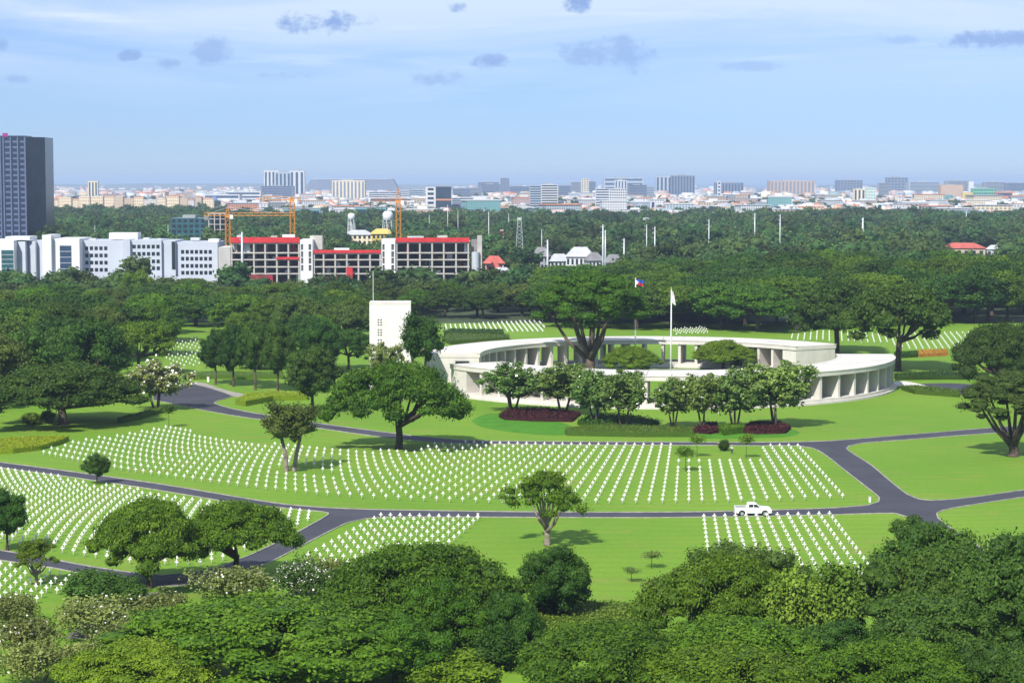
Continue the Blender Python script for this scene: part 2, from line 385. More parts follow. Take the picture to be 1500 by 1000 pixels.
# ---------------------------------------------------------------- grave crosses
def cross_geo(h=1.04, w=0.56, sw=0.072, th=0.05, ya=0.68):
    o = [(-sw * 1.15, 0), (sw * 1.15, 0), (sw, h * ya - sw), (w / 2, h * ya - sw * 1.1), (w / 2, h * ya + sw * 1.1), (sw, h * ya + sw), (sw * 1.1, h), (-sw * 1.1, h), (-sw, h * ya + sw), (-w / 2, h * ya + sw * 1.1), (-w / 2, h * ya - sw * 1.1), (-sw, h * ya - sw)]
    v = [(x, -th, z) for x, z in o] + [(x, th, z) for x, z in o]; n = 12
    q = [(i, n + i, n + (i + 1) % n, (i + 1) % n) for i in range(n)]
    q += [(0, 1, 2, 11), (2, 3, 4, 5), (8, 9, 10, 11), (11, 2, 5, 8), (8, 5, 6, 7)]
    q += [tuple(n + i for i in reversed(f)) for f in ((0, 1, 2, 11), (2, 3, 4, 5), (8, 9, 10, 11), (11, 2, 5, 8), (8, 5, 6, 7))]
    return np.array(v, float), np.array(q)
CV, CQ = cross_geo()
def inpoly(p, poly):
    c = False; n = len(poly); x, y = p
    for i in range(n):
        (x1, y1), (x2, y2) = poly[i], poly[(i + 1) % n]
        if (y1 > y) != (y2 > y) and x < (x2 - x1) * (y - y1) / (y2 - y1) + x1: c = not c
    return c
CROSSES = []          # (x, y, rz, plot, row, column)
def clip(poly): return [G(*p) for p in poly]
def put(x, y, rz, plot, row, col, poly, holes=()):
    if poly and not inpoly((x, y), poly): return
    for (hx, hy, hr) in holes:
        if (x - hx) ** 2 + (y - hy) ** 2 < hr * hr: return
    CROSSES.append((x, y, rz, plot, row, col))
class Arc:
    def __init__(s, px, anchor):
        s.P = np.array(dense(px, 1.0)); seg = np.linalg.norm(np.diff(s.P, axis=0), axis=1); s.L = np.concatenate([[0], np.cumsum(seg)])
        a = np.array(G(*anchor)); s.a = s.L[np.argmin(np.linalg.norm(s.P - a, axis=1))]
    def __call__(s, t):
        t = t + s.a
        if t < 0: d = s.P[0] - s.P[3]; return s.P[0] + d / np.linalg.norm(d) * -t
        if t > s.L[-1]: d = s.P[-1] - s.P[-4]; return s.P[-1] + d / np.linalg.norm(d) * (t - s.L[-1])
        return np.array((np.interp(t, s.L, s.P[:, 0]), np.interp(t, s.L, s.P[:, 1])))
# plot A: the wide curved plot between the two roads
B_ = Arc([(20, 659), (72, 668), (182, 690), (297, 706), (430, 721.5), (530, 730), (640, 735), (744, 737.5), (875, 738), (1000, 737), (1100, 735), (1230, 731)], (1011, 737))
T_ = Arc([(50, 552), (150, 580), (260, 603), (380, 623), (500, 639), (630, 649), (750, 654), (985, 656), (1158, 657), (1260, 658)], (1010, 656))
cA = clip([(62, 664), (110, 650), (160, 643), (245, 629), (290, 638), (340, 646), (390, 654), (440, 656), (520, 663), (598, 665), (622, 656), (632, 651), (760, 652), (990, 654), (992, 677), (1113, 677), (1117, 654), (1166, 654), (1240, 737), (1170, 741), (1000, 743), (700, 743), (530, 735), (297, 712), (182, 696), (120, 680), (62, 672)])
hA = [(*G(432, 692), 4.2), (*G(462, 697), 3.2), (*G(486, 699), 2.2), (*G(1008, 686), 2.6), (*G(593, 658), 4.5), (*G(140, 679), 1.5)]
for k in range(-110, 16):
    for j in range(0, 16):
        v = j / 15; p = B_(k * 2.12) * (1 - v) + T_(k * 1.73) * v
        put(p[0], p[1], 0.02, 'A', j, k, cA, hA)
# plot B: left plot below the lower road
O4, t4, n4 = np.array((-59.0, 272.6 * F / 2900)), np.array((.80, -.60)), np.array((.60, .80))
cB = clip([(-25, 685), (8, 692), (103, 705), (172, 717), (250, 730), (350, 745), (455, 754.5), (464, 757), (440, 773), (418, 786), (300, 832), (140, 827), (60, 811), (-25, 800)])
hB = [(*G(143, 712), 2.2)]
for j in range(-2, 24):
    for i in range(-40, 50):
        s_ = 2.2 - 0.018 * j; p = O4 + t4 * (i * s_) + n4 * (j * 2.3)
        put(p[0], p[1], -0.35, 'B', j, i, cB, hB)
cC = clip([(-25, 829), (20, 834), (60, 841), (110, 850), (140, 858), (110, 868), (60, 884), (-25, 893)])
for j in range(-22, 4):
    for i in range(-40, 30):
        p = O4 + t4 * (i * 1.95) + n4 * (j * 2.4)
        put(p[0], p[1], -0.35, 'C', j, i, cC)
def quad_plot(A, B, A2, B2, ni, nj, irange, jrange, plot, poly=None, rz=0.0, holes=()):
    A, B, A2, B2 = [np.array(G(*p)) for p in (A, B, A2, B2)]
    for j in jrange:
        for i in irange:
            u, v = i / ni, j / nj
            p = (A * (1 - u) + B * u) * (1 - v) + (A2 * (1 - u) + B2 * u) * v
            put(p[0], p[1], rz, plot, j, i, poly, holes)
quad_plot((558, 760), (700, 763), (486, 800), (650, 806), 10, 7, range(-8, 11), range(0, 17), 'D', clip([(552, 757), (706, 760), (640, 815), (560, 858), (415, 858), (420, 838)]), -0.1)
quad_plot((1031, 762), (1215, 758), (1042, 852), (1283, 848), 12, 13, range(0, 13), range(0, 14), 'E', None, 0.05)
def rect_plot(poly, sx, sy, ang, plot, holes=()):
    c = clip(poly); a = np.array(c); mid = a.mean(0); ca, sa = math.cos(ang), math.sin(ang); n = 60
    for j in range(-n, n):
        for i in range(-n, n):
            p = mid + np.array((ca, sa)) * i * sx + np.array((-sa, ca)) * j * sy
            put(p[0], p[1], ang, plot, j, i, c, holes)
rect_plot([(642, 486), (650, 478), (795, 471), (800, 488), (740, 488)], 1.7, 4.5, 0.05, 'F')
rect_plot([(1150, 494), (1200, 487), (1300, 490), (1480, 486), (1480, 513), (1320, 513), (1300, 505), (1160, 500)], 2.1, 6.5, 0.16, 'F')
rect_plot([(240, 528), (248, 500), (285, 494), (312, 512), (318, 536), (255, 540)], 2.6, 5.2, 0.35, 'F')
rect_plot([(985, 484), (1035, 480), (1040, 490), (990, 492)], 2.0, 4.0, 0.1, 'F')

ORD = ['', 'first', 'second', 'third', 'fourth', 'fifth', 'sixth', 'seventh', 'eighth', 'ninth', 'tenth', '11th', '12th', '13th', '14th', '15th', '16th', '17th', '18th', '19th', '20th']
def ordn(n):
    if n < len(ORD): return ORD[n]
    return '%d%s' % (n, {1: 'st', 2: 'nd', 3: 'rd'}.get(n % 10 if n % 100 not in (11, 12, 13) else 0, 'th'))
def in_view(x, y, m=-4):
    p = 750 + x / y * F
    return m < p < 1500 - m
CROSSES.sort(key=lambda c: c[1])
near = [c for c in CROSSES if in_view(c[0], c[1])]
# leave out of the singled-out ones those that crowns in front hide
def hidden(c):
    px = 750 + c[0] / c[1] * F; py = HORIZON + H / c[1] * F
    return (c[3] == 'B' and 140 < px < 425 and py > 745) or (c[3] == 'D' and (py > 822 or (px > 560 and py > 812))) or (c[3] == 'E' and py > 795 and px < 1150) or (c[3] == 'C' and px > 75 and py > 862) or (c[3] == 'B' and px < 42 and py > 735)
big = [c for c in near if not hidden(c)][:300]
bigset = set(id(c) for c in big)
cross_me = fast_mesh('grave_cross', CV, [CQ], MARBLE)
PLOT = {'A': 'plot above the truck', 'B': 'left plot under the long road', 'C': 'front left corner plot', 'D': 'plot right of left fork', 'E': 'plot below the white pickup'}
rows = {}
for c in big: rows.setdefault((c[3], c[4]), []).append(c)
plots = {}
for (pl, r) in rows: plots.setdefault(pl, []).append(r)
for pl in plots: plots[pl].sort(reverse=pl in 'DE')
for (pl, r), cs in rows.items():
    cs.sort(key=lambda c: c[0])
    rn = plots[pl].index(r) + 1
    for n, c in enumerate(cs):
        o = inst('grave_cross', cross_me, None, (c[0], c[1], -0.01), c[2] + random.uniform(-.05, .05), (1, 1, random.uniform(.97, 1.03)))
        tag(o, 'white cross, %s from left in %s row up, %s' % (ordn(n + 1), ordn(rn), PLOT[pl]), 'cross', 'marble grave crosses')
rest = [c for c in CROSSES if id(c) not in bigset and in_view(c[0], c[1], -150)]
vv, ff = [], []
for n, c in enumerate(rest):
    a = c[2] + random.uniform(-.05, .05); ca, sa = math.cos(a), math.sin(a)
    vv.append(CV @ np.array(((ca, sa, 0), (-sa, ca, 0), (0, 0, 1))) + np.array((c[0], c[1], -0.01))); ff.append(CQ + n * len(CV))
tag(inst('grave_crosses', fast_mesh('grave_crosses', np.concatenate(vv), [np.concatenate(ff)], MARBLE)), 'rows upon rows of white marble crosses on the lawns farther off', 'crosses', 'marble grave crosses', 'stuff')

# ---------------------------------------------------------------- memorial
def ringsec(mb, r0, r1, a0, a1, z0, z1, n=4):
    """block of a ring; angles in degrees, 0 = towards the camera, growing to the right"""
    pts = []
    def q(r, a): return (MC[0] + r * math.sin(R(a)), MC[1] - r * math.cos(R(a)))
    A = [a0 + (a1 - a0) * i / n for i in range(n + 1)]
    v = []
    for a in A:
        for (r, z) in ((r0, z0), (r1, z0), (r1, z1), (r0, z1)): v.append((*q(r, a), z))
    f = []
    for i in range(n):
        b = i * 4
        for k in range(4): f.append((b + k, b + 4 + k, b + 4 + (k + 1) % 4, b + (k + 1) % 4))
    f.append((0, 1, 2, 3)); f.append((n * 4 + 3, n * 4 + 2, n * 4 + 1, n * 4))
    mb.add(v, f)
RI, RO, ZP, ZC, ZR = 45.0, 59.0, 1.1, 6.35, 7.5
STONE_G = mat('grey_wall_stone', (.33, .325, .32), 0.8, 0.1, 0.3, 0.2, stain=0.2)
def hemicycle(a0, a1, label, nclosed, nclosed2):
    root = empty('hemicycle_colonnade', (MC[0], MC[1], 0)); tag(root, label, 'colonnade', 'memorial colonnades')
    def part(name, f, m):
        mb = MB(); f(mb); o = mb.build(name, m, root, (-MC[0], -MC[1], 0)); return o
    nb = 25; st = (a1 - a0) / nb
    part('plinth', lambda m: (ringsec(m, RI - 1.2, RO + 0.5, a0 - 0.3, a1 + 0.3, -0.1, 0.45, 50)), STONE)
    part('floor_slab', lambda m: ringsec(m, RI - 0.2, RO - 0.1, a0, a1, 0.452, ZP, 50), STONE)
    for i in range(nb):
        b0, b1 = a0 + i * st, a0 + (i + 1) * st
        sl = part('roof_slab', lambda m: ringsec(m, RI, RO, b0 + 0.012, b1 - 0.012, ZC, ZR - 0.18, 4), STONE)
        ringm = MB(); ringsec(ringm, RI + 0.75, RO - 0.75, b0 + 0.08, b1 - 0.08, ZR - 0.178, ZR - 0.02, 4)
        ringm.build('roof_panel', STONE_ROOF, sl)
        closed = i < nclosed or i >= nb - nclosed2
        if closed and 0 < i < nb - 1:
            rm = (RI + RO) / 2
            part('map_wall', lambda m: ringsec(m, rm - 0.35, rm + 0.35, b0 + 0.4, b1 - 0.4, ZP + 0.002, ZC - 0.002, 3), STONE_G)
        if i in (0, nb - 1):
            part('end_room', lambda m: ringsec(m, RI + 0.25, RO - 0.25, b0 + (0.15 if i == 0 else -0.9), b1 + (0.9 if i == 0 else -0.15), ZP + 0.002, ZC - 0.002, 4), STONE)
    for i in range(1, nb):
        a = a0 + i * st
        ur = np.array((math.sin(R(a)), -math.cos(R(a)))); ut = np.array((math.cos(R(a)), math.sin(R(a))))
        if i in (1, nb - 1): continue
        closed = i <= nclosed or i >= nb - nclosed2
        for (r0, r1) in (((RI + .45, RO - .45),) if closed else ((RI + .45, RI + 4.6), (RO - 4.6, RO - .45))):
            m = MB(); c = MC + ur * (r0 + r1) / 2
            m.obox(c, ut, ur, 0.36, (r1 - r0) / 2, ZP + 0.002, ZC - 0.002); m.build('pier', STONE, root, (-MC[0], -MC[1], 0))
    # low parapet rims on the roof
    part('roof_rim', lambda m: (ringsec(m, RO - 0.7, RO + 0.12, a0 - .1, a1 + .1, ZR - 0.176, ZR, 60), ringsec(m, RI - 0.12, RI + 0.7, a0 - .1, a1 + .1, ZR - 0.176, ZR, 60)), STONE)
    return root
hemicycle(-61, 90, 'near curved stone colonnade, in front of the flagpoles, behind the leafy trees', 6, 9)
hb = hemicycle(122, 267, 'far curved stone colonnade behind the flagpoles, its end wall by the tower', 5, 8)
w = MB(); p = AT(584.5 + 7, 530, DG(552)); 
# window slot in the end wall facing the left gap
a = 266.8; ur = np.array((math.sin(R(a)), -math.cos(R(a)))); ut = np.array((math.cos(R(a)), math.sin(R(a))))
w.obox(MC + ur * 49.5 + ut * 0.6, ut, ur, 0.5, 1.7, 4.2, 5.5)
w.build('slot_window', GLASS, hb, (-MC[0], -MC[1], 0))
# court: flag terrace paving and ring walk
rw = MB(); ringsec(rw, 38, 41, 0, 359.9, -0.02, 0.03, 80); tag(rw.build('court_walk', PAVING), kind='structure')

TD = 500.0
TX0, TX1 = XD(540, TD), XD(600.5, TD); TW = TX1 - TX0; TH = ZD(443, TD)
tw = empty('memorial_tower', ((TX0 + TX1) / 2, TD + 4, 0), R(2)); tag(tw, 'tall blank white stone tower left of the curved colonnades', 'tower')
m = MB(); m.box(-TW / 2, TW / 2, -4, 4, 0, TH - 0.55); m.build('shaft', mat('pale_travertine', (.66, .64, .60), 0.75, 0.05, 0.3, 0.25, 0.1, stain=0.12), tw)
m = MB(); m.box(-TW / 2 - .03, TW / 2 + .03, -4.03, 4.03, TH - 0.548, TH); m.build('coping', STONE, tw)
m = MB(); m.box(-TW / 2 - .5, TW / 2 + .5, -4.5, 4.5, -.1, .9); m.build('base', STONE, tw)
sq = MB(); sq.box(-.2, .2, -.03, .1, 0, .34); sqm = sq.mesh('opening', mat('painted_opening_shade', (.10, .095, .09), .9))  # solid dark boxes: their colour paints the shade of small holes
for i in range(13):
    for x in (-2.85, -2.2):
        if (i % 4) != 3: inst('opening', sqm, tw, (x, -4, TH - 4.4 - i * .62))
def flagpole(px, pytop, d, label, flag):
    x = XD(px, d); h = ZD(pytop, d)
    r = empty('flagpole', (x, d, 0)); tag(r, label, 'flagpole', 'flagpoles in the court')
    MB().tube([(0, 0, 0), (0, 0, h * .5), (0, 0, h)], [.24, .18, .10], 8).build('pole', WHITE, r, smooth=True)
    MB().tube([(0, 0, h - .02), (0, 0, h + .1), (0, 0, h + .32), (0, 0, h + .5)], [.05, .2, .2, .04], 8).build('finial', mat('gilt', (.6, .42, .12), .35, .1, 2, .5, metal=.8), r, smooth=True)
    MB().tube([(0, 0, -.05), (0, 0, .35), (0, 0, .6)], [.9, .85, .3], 12).build('footing', STONE, r)
    MB().tube([(.2, -.05, 1.5), (.16, -.05, h * .6), (.12, -.05, h - .2)], .02, 4).build('halyard', WHITE, r)
    return r, h
fp, fh = flagpole(931, 409, 545, 'left flagpole with blue and red flag flying, before the far colonnade', 'ph')
def cloth(w, hgt, z, cut, m, parent, name, n=14):
    v, f = [], []
    rows_ = 7
    for i in range(n + 1):
        u = i / n
        for j in range(rows_ + 1):
            q = j / rows_; x = .14 + w * u * (1 - .06 * math.sin(q * 3))
            y = .25 * math.sin(u * 9 + q * 1.5) * u; zz = z - hgt * (cut[0] + (cut[1] - cut[0]) * q) - .35 * u * u + .1 * math.sin(u * 7)
            v.append((x, y, zz))
    for i in range(n):
        for j in range(rows_): a_ = i * (rows_ + 1) + j; f.append((a_, a_ + 1, a_ + rows_ + 2, a_ + rows_ + 1))
    inst(name, fast_mesh(name, v, [f], m, True), parent)
cloth(2.1, 1.45, fh - .1, (0, .5), mat('flag_blue', (.02, .07, .42), .7, .1, 1), fp, 'blue_stripe')
cloth(2.1, 1.45, fh - .1, (.5, 1), mat('flag_red', (.45, .02, .04), .7, .1, 1), fp, 'red_stripe')
v = [(.13, -.04, fh - .12), (.13, -.04, fh - 1.5), (.85, -.24, fh - .85)]
inst('white_triangle', fast_mesh('white_triangle', v + [(a_, b_ + .02, c_) for a_, b_, c_ in v], [np.array([(0, 1, 2), (3, 5, 4)])], WHITE), fp)
fp2, fh2 = flagpole(983.5, 424, 508, 'right flagpole with limp pale flag, rising behind the near colonnade', 'us')
v, f = [], []
for i in range(9):
    q = i / 8
    for (a_, y_) in ((0.10, 0), (.35 + .75 * q - .3 * q * q, .15), (.55 + .9 * q * (1 - .4 * q), -.12)):
        v.append((a_, y_ * (1 if i % 2 else .6), fh2 - .2 - 2.9 * q - (a_ * .8)))
for i in range(8):
    for k in range(2): a_ = i * 3 + k; f.append((a_, a_ + 1, a_ + 4, a_ + 3))
inst('limp_flag', fast_mesh('limp_flag', v, [f], mat('pale_flag', (.55, .52, .54), .8, .25, 1.5), True), fp2)

def post(name, px, py, h, w, label, cat):
    X, D = G(px, py); o = empty(name, (X, D, 0)); tag(o, label, cat)
    MB().box(-w, w, -w, w, -.05, h).build('shaft', MARBLE, o); MB().box(-w * 1.25, w * 1.25, -w * 1.25, w * 1.25, h + .001, h + .12).build('cap', STONE, o)
post('plot_marker', 1274, 735, .75, .16, 'small white marker post at the right road junction corner', 'post')
post('plot_marker', 700, 759, .7, .16, 'small white marker post at the right end of the fork plot', 'post')
post('gate_post', 305, 559, 1.2, .25, 'white stone gate post at the top of the footpath', 'post')
# ---------------------------------------------------------------- plants
def ico(sub):
    import bmesh
    bm = bmesh.new(); bmesh.ops.create_icosphere(bm, subdivisions=sub, radius=1)
    v = np.array([x.co[:] for x in bm.verts]); f = np.array([[q.index for q in p.verts] for p in bm.faces]); bm.free()
    return v, f
ICO = {1: ico(1), 2: ico(2)}
def unit(a): return a / (np.linalg.norm(a, axis=-1, keepdims=True) + 1e-9)
def leaves(C, Nn, size, r, asp=0.55):
    n = len(C); T = unit(np.cross(Nn, r.normal(size=(n, 3)))); B = np.cross(Nn, T); s = (size * (0.6 + 0.8 * r.random(n)))[:, None]
    v = np.stack([C - T * s * .5, C + B * s * asp * .5, C + T * s * .5 - Nn * s * .18, C - B * s * asp * .5], 1).reshape(-1, 3)
    return v, np.arange(n * 4).reshape(-1, 4)
def crown_mesh(name, pads, nleaf, lsize, m, seed, core=1, core_scale=.78, jitter=.2, up=.55, asp=.6):
    """pads: (x, y, z, rx, rz) leaf clumps; leaves sit on and just outside every clump"""
    r = np.random.default_rng(seed); V, T3, T4, tint = [], [], [], []; n0 = 0
    pads = np.array(pads); area = pads[:, 3] ** 2; cnt = np.maximum(6, (nleaf * area / area.sum())).astype(int)
    for k, (x, y, z, rx, rz) in enumerate(pads):
        pt = r.random(); c = np.array((x, y, z)); sc = np.array((rx, rx, rz))
        if core:
            cv, cf = ICO[core]
            d = cv * (1 + .22 * r.normal(size=(len(cv), 1)).clip(-1.5, 1.5)) * core_scale * sc + c
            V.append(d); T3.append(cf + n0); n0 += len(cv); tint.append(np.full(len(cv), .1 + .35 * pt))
        n = cnt[k]
        u = unit(r.normal(size=(n, 3))); flip = (u[:, 2] < -.25) & (r.random(n) < .7); u[flip, 2] *= -1
        rad = 1 + jitter * r.normal(size=(n, 1)); P = c + u * sc * rad
        nn = unit(unit(u / sc) + np.array((0, 0, up)) + .75 * r.normal(size=(n, 3)))
        lv, lf = leaves(P, nn, lsize, r, asp)
        V.append(lv); T4.append(lf + n0); n0 += len(lv)
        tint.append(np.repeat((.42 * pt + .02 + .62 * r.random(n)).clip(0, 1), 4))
    return fast_mesh(name, np.concatenate(V), [np.concatenate(T3) if T3 else [], np.concatenate(T4)], m, tint=np.concatenate(tint))
def limbs(mb, base, fork, targets, r0, rnd, sag=.25, k=6):
    for t in targets:
        f = np.array(fork) + np.array((rnd.uniform(-.2, .2), rnd.uniform(-.2, .2), rnd.uniform(-.4, .2))) * r0 * 2; t = np.array(t)
        mid = f * .55 + t * .45; mid[2] -= sag * (t[2] - f[2]) * rnd.uniform(.2, 1); q = mid * .45 + t * .55; q[2] += .1
        mb.tube([f, (f + mid) / 2 + np.array((rnd.uniform(-.2, .2), rnd.uniform(-.2, .2), 0)), mid, q, t], [r0, r0 * .8, r0 * .6, r0 * .4, r0 * .15], k)
def umbrella(name, rc, h, trunk, npad, nleaf, ls, m, seed, core=1, prad=.2, drop=.42, flat=.42, layers=1.0, fork=None, r0=None, lean=0.0, bark=None, hollow=.0, bumpy=.1, sectors=6):
    """broad umbrella crown: returns (trunk mesh, crown mesh)"""
    r = random.Random(seed); pads = []; tips = []
    bl = [(r.random() * 6.28, r.uniform(.3, .9), r.uniform(.7, 1.15)) for _ in range(sectors)]
    for i in range(npad):
        q = math.sqrt((i + .5) / npad) * (1 - .05 * r.random()); a = i * 2.39996 + r.uniform(-.5, .5)
        edge = 1 + .13 * math.sin(2 * a + seed) + .1 * math.sin(3 * a + seed * 2.1) + .06 * math.sin(7 * a)
        rr = rc * q * edge * (1 - prad * .6)
        z = h - flat * prad * rc - drop * h * q ** 2.0 + r.uniform(-bumpy, bumpy) * h * (.5 + q) * .6
        p = prad * rc * r.uniform(.75, 1.3)
        pads.append((rr * math.cos(a) + lean * q, rr * math.sin(a), z, p, p * flat * r.uniform(.8, 1.25)))
        if i % max(1, npad // 9) == 0: tips.append((rr * math.cos(a) + lean * q, rr * math.sin(a), z))
        if r.random() < layers - 1:
            pads.append((rr * .85 * math.cos(a), rr * .85 * math.sin(a), z - prad * rc * .9, p * .8, p * flat * .8))
    cm = crown_mesh(name + '_crown', pads, nleaf, ls, m, seed, core)
    mb = MB(); r0 = r0 or rc * .05; fz = fork or trunk
    mb.tube([(0, 0, -.3), (r0 * .15, 0, .3), (r0 * .3, 0, fz * .5), (0, r0 * .2, fz)], [r0 * 1.7, r0 * 1.15, r0, r0 * .95], 9)
    limbs(mb, None, (0, 0, fz - .2), tips, r0 * .62, r)
    return mb.mesh(name + '_trunk', bark or BARK, True), cm
def roundtree(name, rc, h, trunk, npad, nleaf, ls, m, seed, core=1, prad=.33, flat=.8, bark=None, lobes=.16, r0=None, top=1.0, sparse=False, stems=1):
    r = random.Random(seed); pads, tips = [], []; zc = (h + trunk) / 2; hz = (h - trunk) / 2
    for i in range(npad):
        u = 1 - 2 * (i + .5) / npad; a = i * 2.39996 + r.uniform(-.4, .4); s = math.sqrt(1 - u * u)
        q = r.uniform(.55, 1.0) if i % 3 else r.uniform(.2, .6)
        k = (1 + lobes * math.sin(2 * a + seed) + lobes * .7 * math.sin(3 * a + 1.7 * seed)) * (1 - prad * .5)
        wz = 1 if u > 0 else .9
        p = prad * rc * r.uniform(.65, 1.25)
        pos = (rc * s * k * q * math.cos(a), rc * s * k * q * math.sin(a), zc + hz * u * q * wz * (1 - prad * .4))
        pads.append((*pos, p, p * flat)); 
        if i % max(1, npad // 10) == 0: tips.append(pos)
    cm = crown_mesh(name + '_crown', pads, nleaf, ls, m, seed, core, jitter=.35 if sparse else .22, asp=.7 if sparse else .6)
    mb = MB(); r0 = r0 or rc * .06
    for sidx in range(stems):
        o = (0, 0, 0) if stems == 1 else (r0 * 2 * math.cos(sidx * 2.2), r0 * 2 * math.sin(sidx * 2.2), 0)
        top_ = (o[0] * 2.5, o[1] * 2.5, trunk + hz * .35)
        mb.tube([(o[0], o[1], -.3), (o[0], o[1], .25), (o[0] * 1.4 + r0 * .2, o[1] * 1.4, trunk * .6), top_], [r0 * 1.6, r0 * 1.1, r0 * .9, r0 * .7], 8)
        limbs(mb, None, top_, tips[sidx::stems], r0 * .5, r, .15)
    return mb.mesh(name + '_trunk', bark or BARK, True), cm

PRO = {}
# close crowns (fine leaves)
PRO['rainA'] = umbrella('rain_a', 12, 10, 3.2, 125, 36000, .38, L_RAIN, 3, 2, .145, .46, .42, 1.0)
PRO['rainB'] = umbrella('rain_b', 12, 10, 3.0, 135, 38000, .38, L_RAIN, 8, 2, .14, .52, .45, 1.15)
PRO['court'] = umbrella('court_rain', 13, 22, 6, 110, 30000, .42, L_RAIN, 23, 2, .15, .34, .5, 1.25, fork=3.2, r0=1.15, bumpy=.12)
PRO['rainC'] = umbrella('rain_c', 10, 11, 3.4, 100, 30000, .38, L_RAIN, 12, 2, .17, .62, .6, 1.2, bumpy=.16)
PRO['bigA'] = roundtree('big_a', 9, 13, 1.8, 150, 38000, .38, L_DEEP, 4, 2, .185, .75, lobes=.1)
PRO['bigB'] = roundtree('big_b', 9, 12, 1.5, 140, 36000, .38, L_BROAD, 9, 2, .19, .7, lobes=.14)
PRO['roundA'] = roundtree('round_a', 5, 9, 1.8, 75, 15000, .30, L_BROAD, 5, 2, .24, .7)
PRO['roundB'] = roundtree('round_b', 5, 9, 2.2, 70, 14000, .30, L_BROAD, 15, 2, .24, .65, lobes=.22)
PRO['open'] = umbrella('open', 6, 7.4, 2.6, 42, 5200, .30, L_RAIN, 21, 1, .17, .30, .45, 1.0, fork=1.8, r0=.42, bark=BARK_PALE, bumpy=.2)
PRO['magA'] = roundtree('mag_a', 5.2, 10.5, 2.2, 90, 8600, .46, L_MAG, 31, 1, .15, .8, sparse=True, lobes=.15, r0=.22, stems=2)
PRO['magB'] = roundtree('mag_b', 5.2, 10.5, 2.0, 84, 8000, .46, L_MAG, 37, 1, .15, .8, sparse=True, lobes=.22, r0=.22, stems=3)
PRO['plum'] = roundtree('plum', 4, 4.6, .7, 70, 5200, .30, L_PLUM, 41, 0, .2, .8, sparse=True, lobes=.2, r0=.2, stems=3, bark=BARK_PALE)
PRO['plumB'] = roundtree('plum_b', 4, 4.4, .6, 64, 4600, .30, L_PLUM, 46, 0, .22, .8, sparse=True, lobes=.25, r0=.2, stems=4, bark=BARK_PALE)
PRO['olive'] = roundtree('olive', 5, 11, 4.2, 46, 7500, .34, L_OLIVE, 63, 1, .22, .8, sparse=True, lobes=.3, r0=.34, stems=2, bark=BARK_PALE)
PRO['young'] = roundtree('young', 1.6, 4.6, 2.2, 16, 900, .26, L_MAG, 51, 0, .35, .7, sparse=True, r0=.06)
PRO['bush'] = roundtree('bush', 3, 3.2, .1, 44, 8000, .26, L_BROAD, 55, 1, .3, .8, r0=.1, lobes=.2)
PRO['bambooA'] = roundtree('bamboo_a', 4, 9, .6, 60, 9000, .42, L_BAMB, 61, 0, .22, 1.1, sparse=True, r0=.15, stems=5, bark=mat('bamboo_cane', (.25, .24, .08), .6))
# mid distance
PRO['mrainA'] = umbrella('mid_rain_a', 12, 13, 4.5, 80, 14000, .58, L_RAIN, 71, 1, .17, .36, .42, 1.3)
PRO['mrainB'] = umbrella('mid_rain_b', 12, 13, 4.5, 84, 14000, .58, L_RAIN, 75, 1, .17, .46, .5, 1.3, bumpy=.14)
PRO['mrainC'] = umbrella('mid_rain_c', 12, 14, 5.0, 70, 13000, .58, L_DEEP, 79, 1, .18, .5, .5, 1.2, bumpy=.2)
PRO['mroundA'] = roundtree('mid_round_a', 7, 13, 2.5, 60, 10000, .52, L_DEEP, 81, 1, .25, .8)
PRO['mroundB'] = roundtree('mid_round_b', 7, 12, 2.5, 54, 10000, .52, L_BROAD, 85, 1, .25, .75, lobes=.22)
# far wood
for i, (rr, hh) in enumerate(((7, 11), (8, 10), (6, 13), (7.5, 9))):
    PRO['far%d' % i] = roundtree('far_%d' % i, rr, hh, 2.0, 22, 420, 1.5, L_FAR, 91 + i, 1, .38, .7, lobes=.2)

SIZE = {'olive': (5, 11), 'court': (13, 22), 'rainA': (12, 10), 'rainB': (12, 10), 'rainC': (10, 11), 'bigA': (9, 13), 'bigB': (9, 12), 'roundA': (5, 9), 'roundB': (5, 9), 'open': (6, 7.4), 'magA': (5.2, 10.5), 'magB': (5.2, 10.5), 'plum': (4, 4.6), 'plumB': (4, 4.4), 'young': (1.6, 4.6), 'bush': (3, 3.2), 'bambooA': (4, 9), 'mrainA': (12, 13), 'mrainB': (12, 13), 'mrainC': (12, 14), 'mroundA': (7, 13), 'mroundB': (7, 12)}
TREES = []
def tree(kind, x, y, width, height, label, cat='tree', name='tree', leaf=None, rz=None, group=None, depth=None):
    rc, hh = SIZE[kind]; s = width / 2 / rc
    o = empty(name, (x, y, 0), random.uniform(0, 6.28) if rz is None else rz, (s, s if depth is None else depth / 2 / rc, height / hh))
    tag(o, label, cat, group)
    tm, cm = PRO[kind]
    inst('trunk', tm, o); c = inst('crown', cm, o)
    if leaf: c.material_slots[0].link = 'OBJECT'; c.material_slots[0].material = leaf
    TREES.append((o, x, y, width, height)); return o
def tp(kind, x0, x1, ytop, ybase, label, **k):
    """tree by its outline in the photograph: crown sides, top, and where its foot stands"""
    px = (x0 + x1) / 2; X, D = G(px, ybase); return tree(kind, X, D, (x1 - x0) / F * D, ZD(ytop, D), label, **k)
def th(kind, x0, x1, ytop, h, label, **k):
    """the same by its height, for trees whose foot is hidden"""
    px = (x0 + x1) / 2; D = DG(ytop) * (H - h) / H; return tree(kind, XD(px, D), D, (x1 - x0) / F * D, h, label, **k)
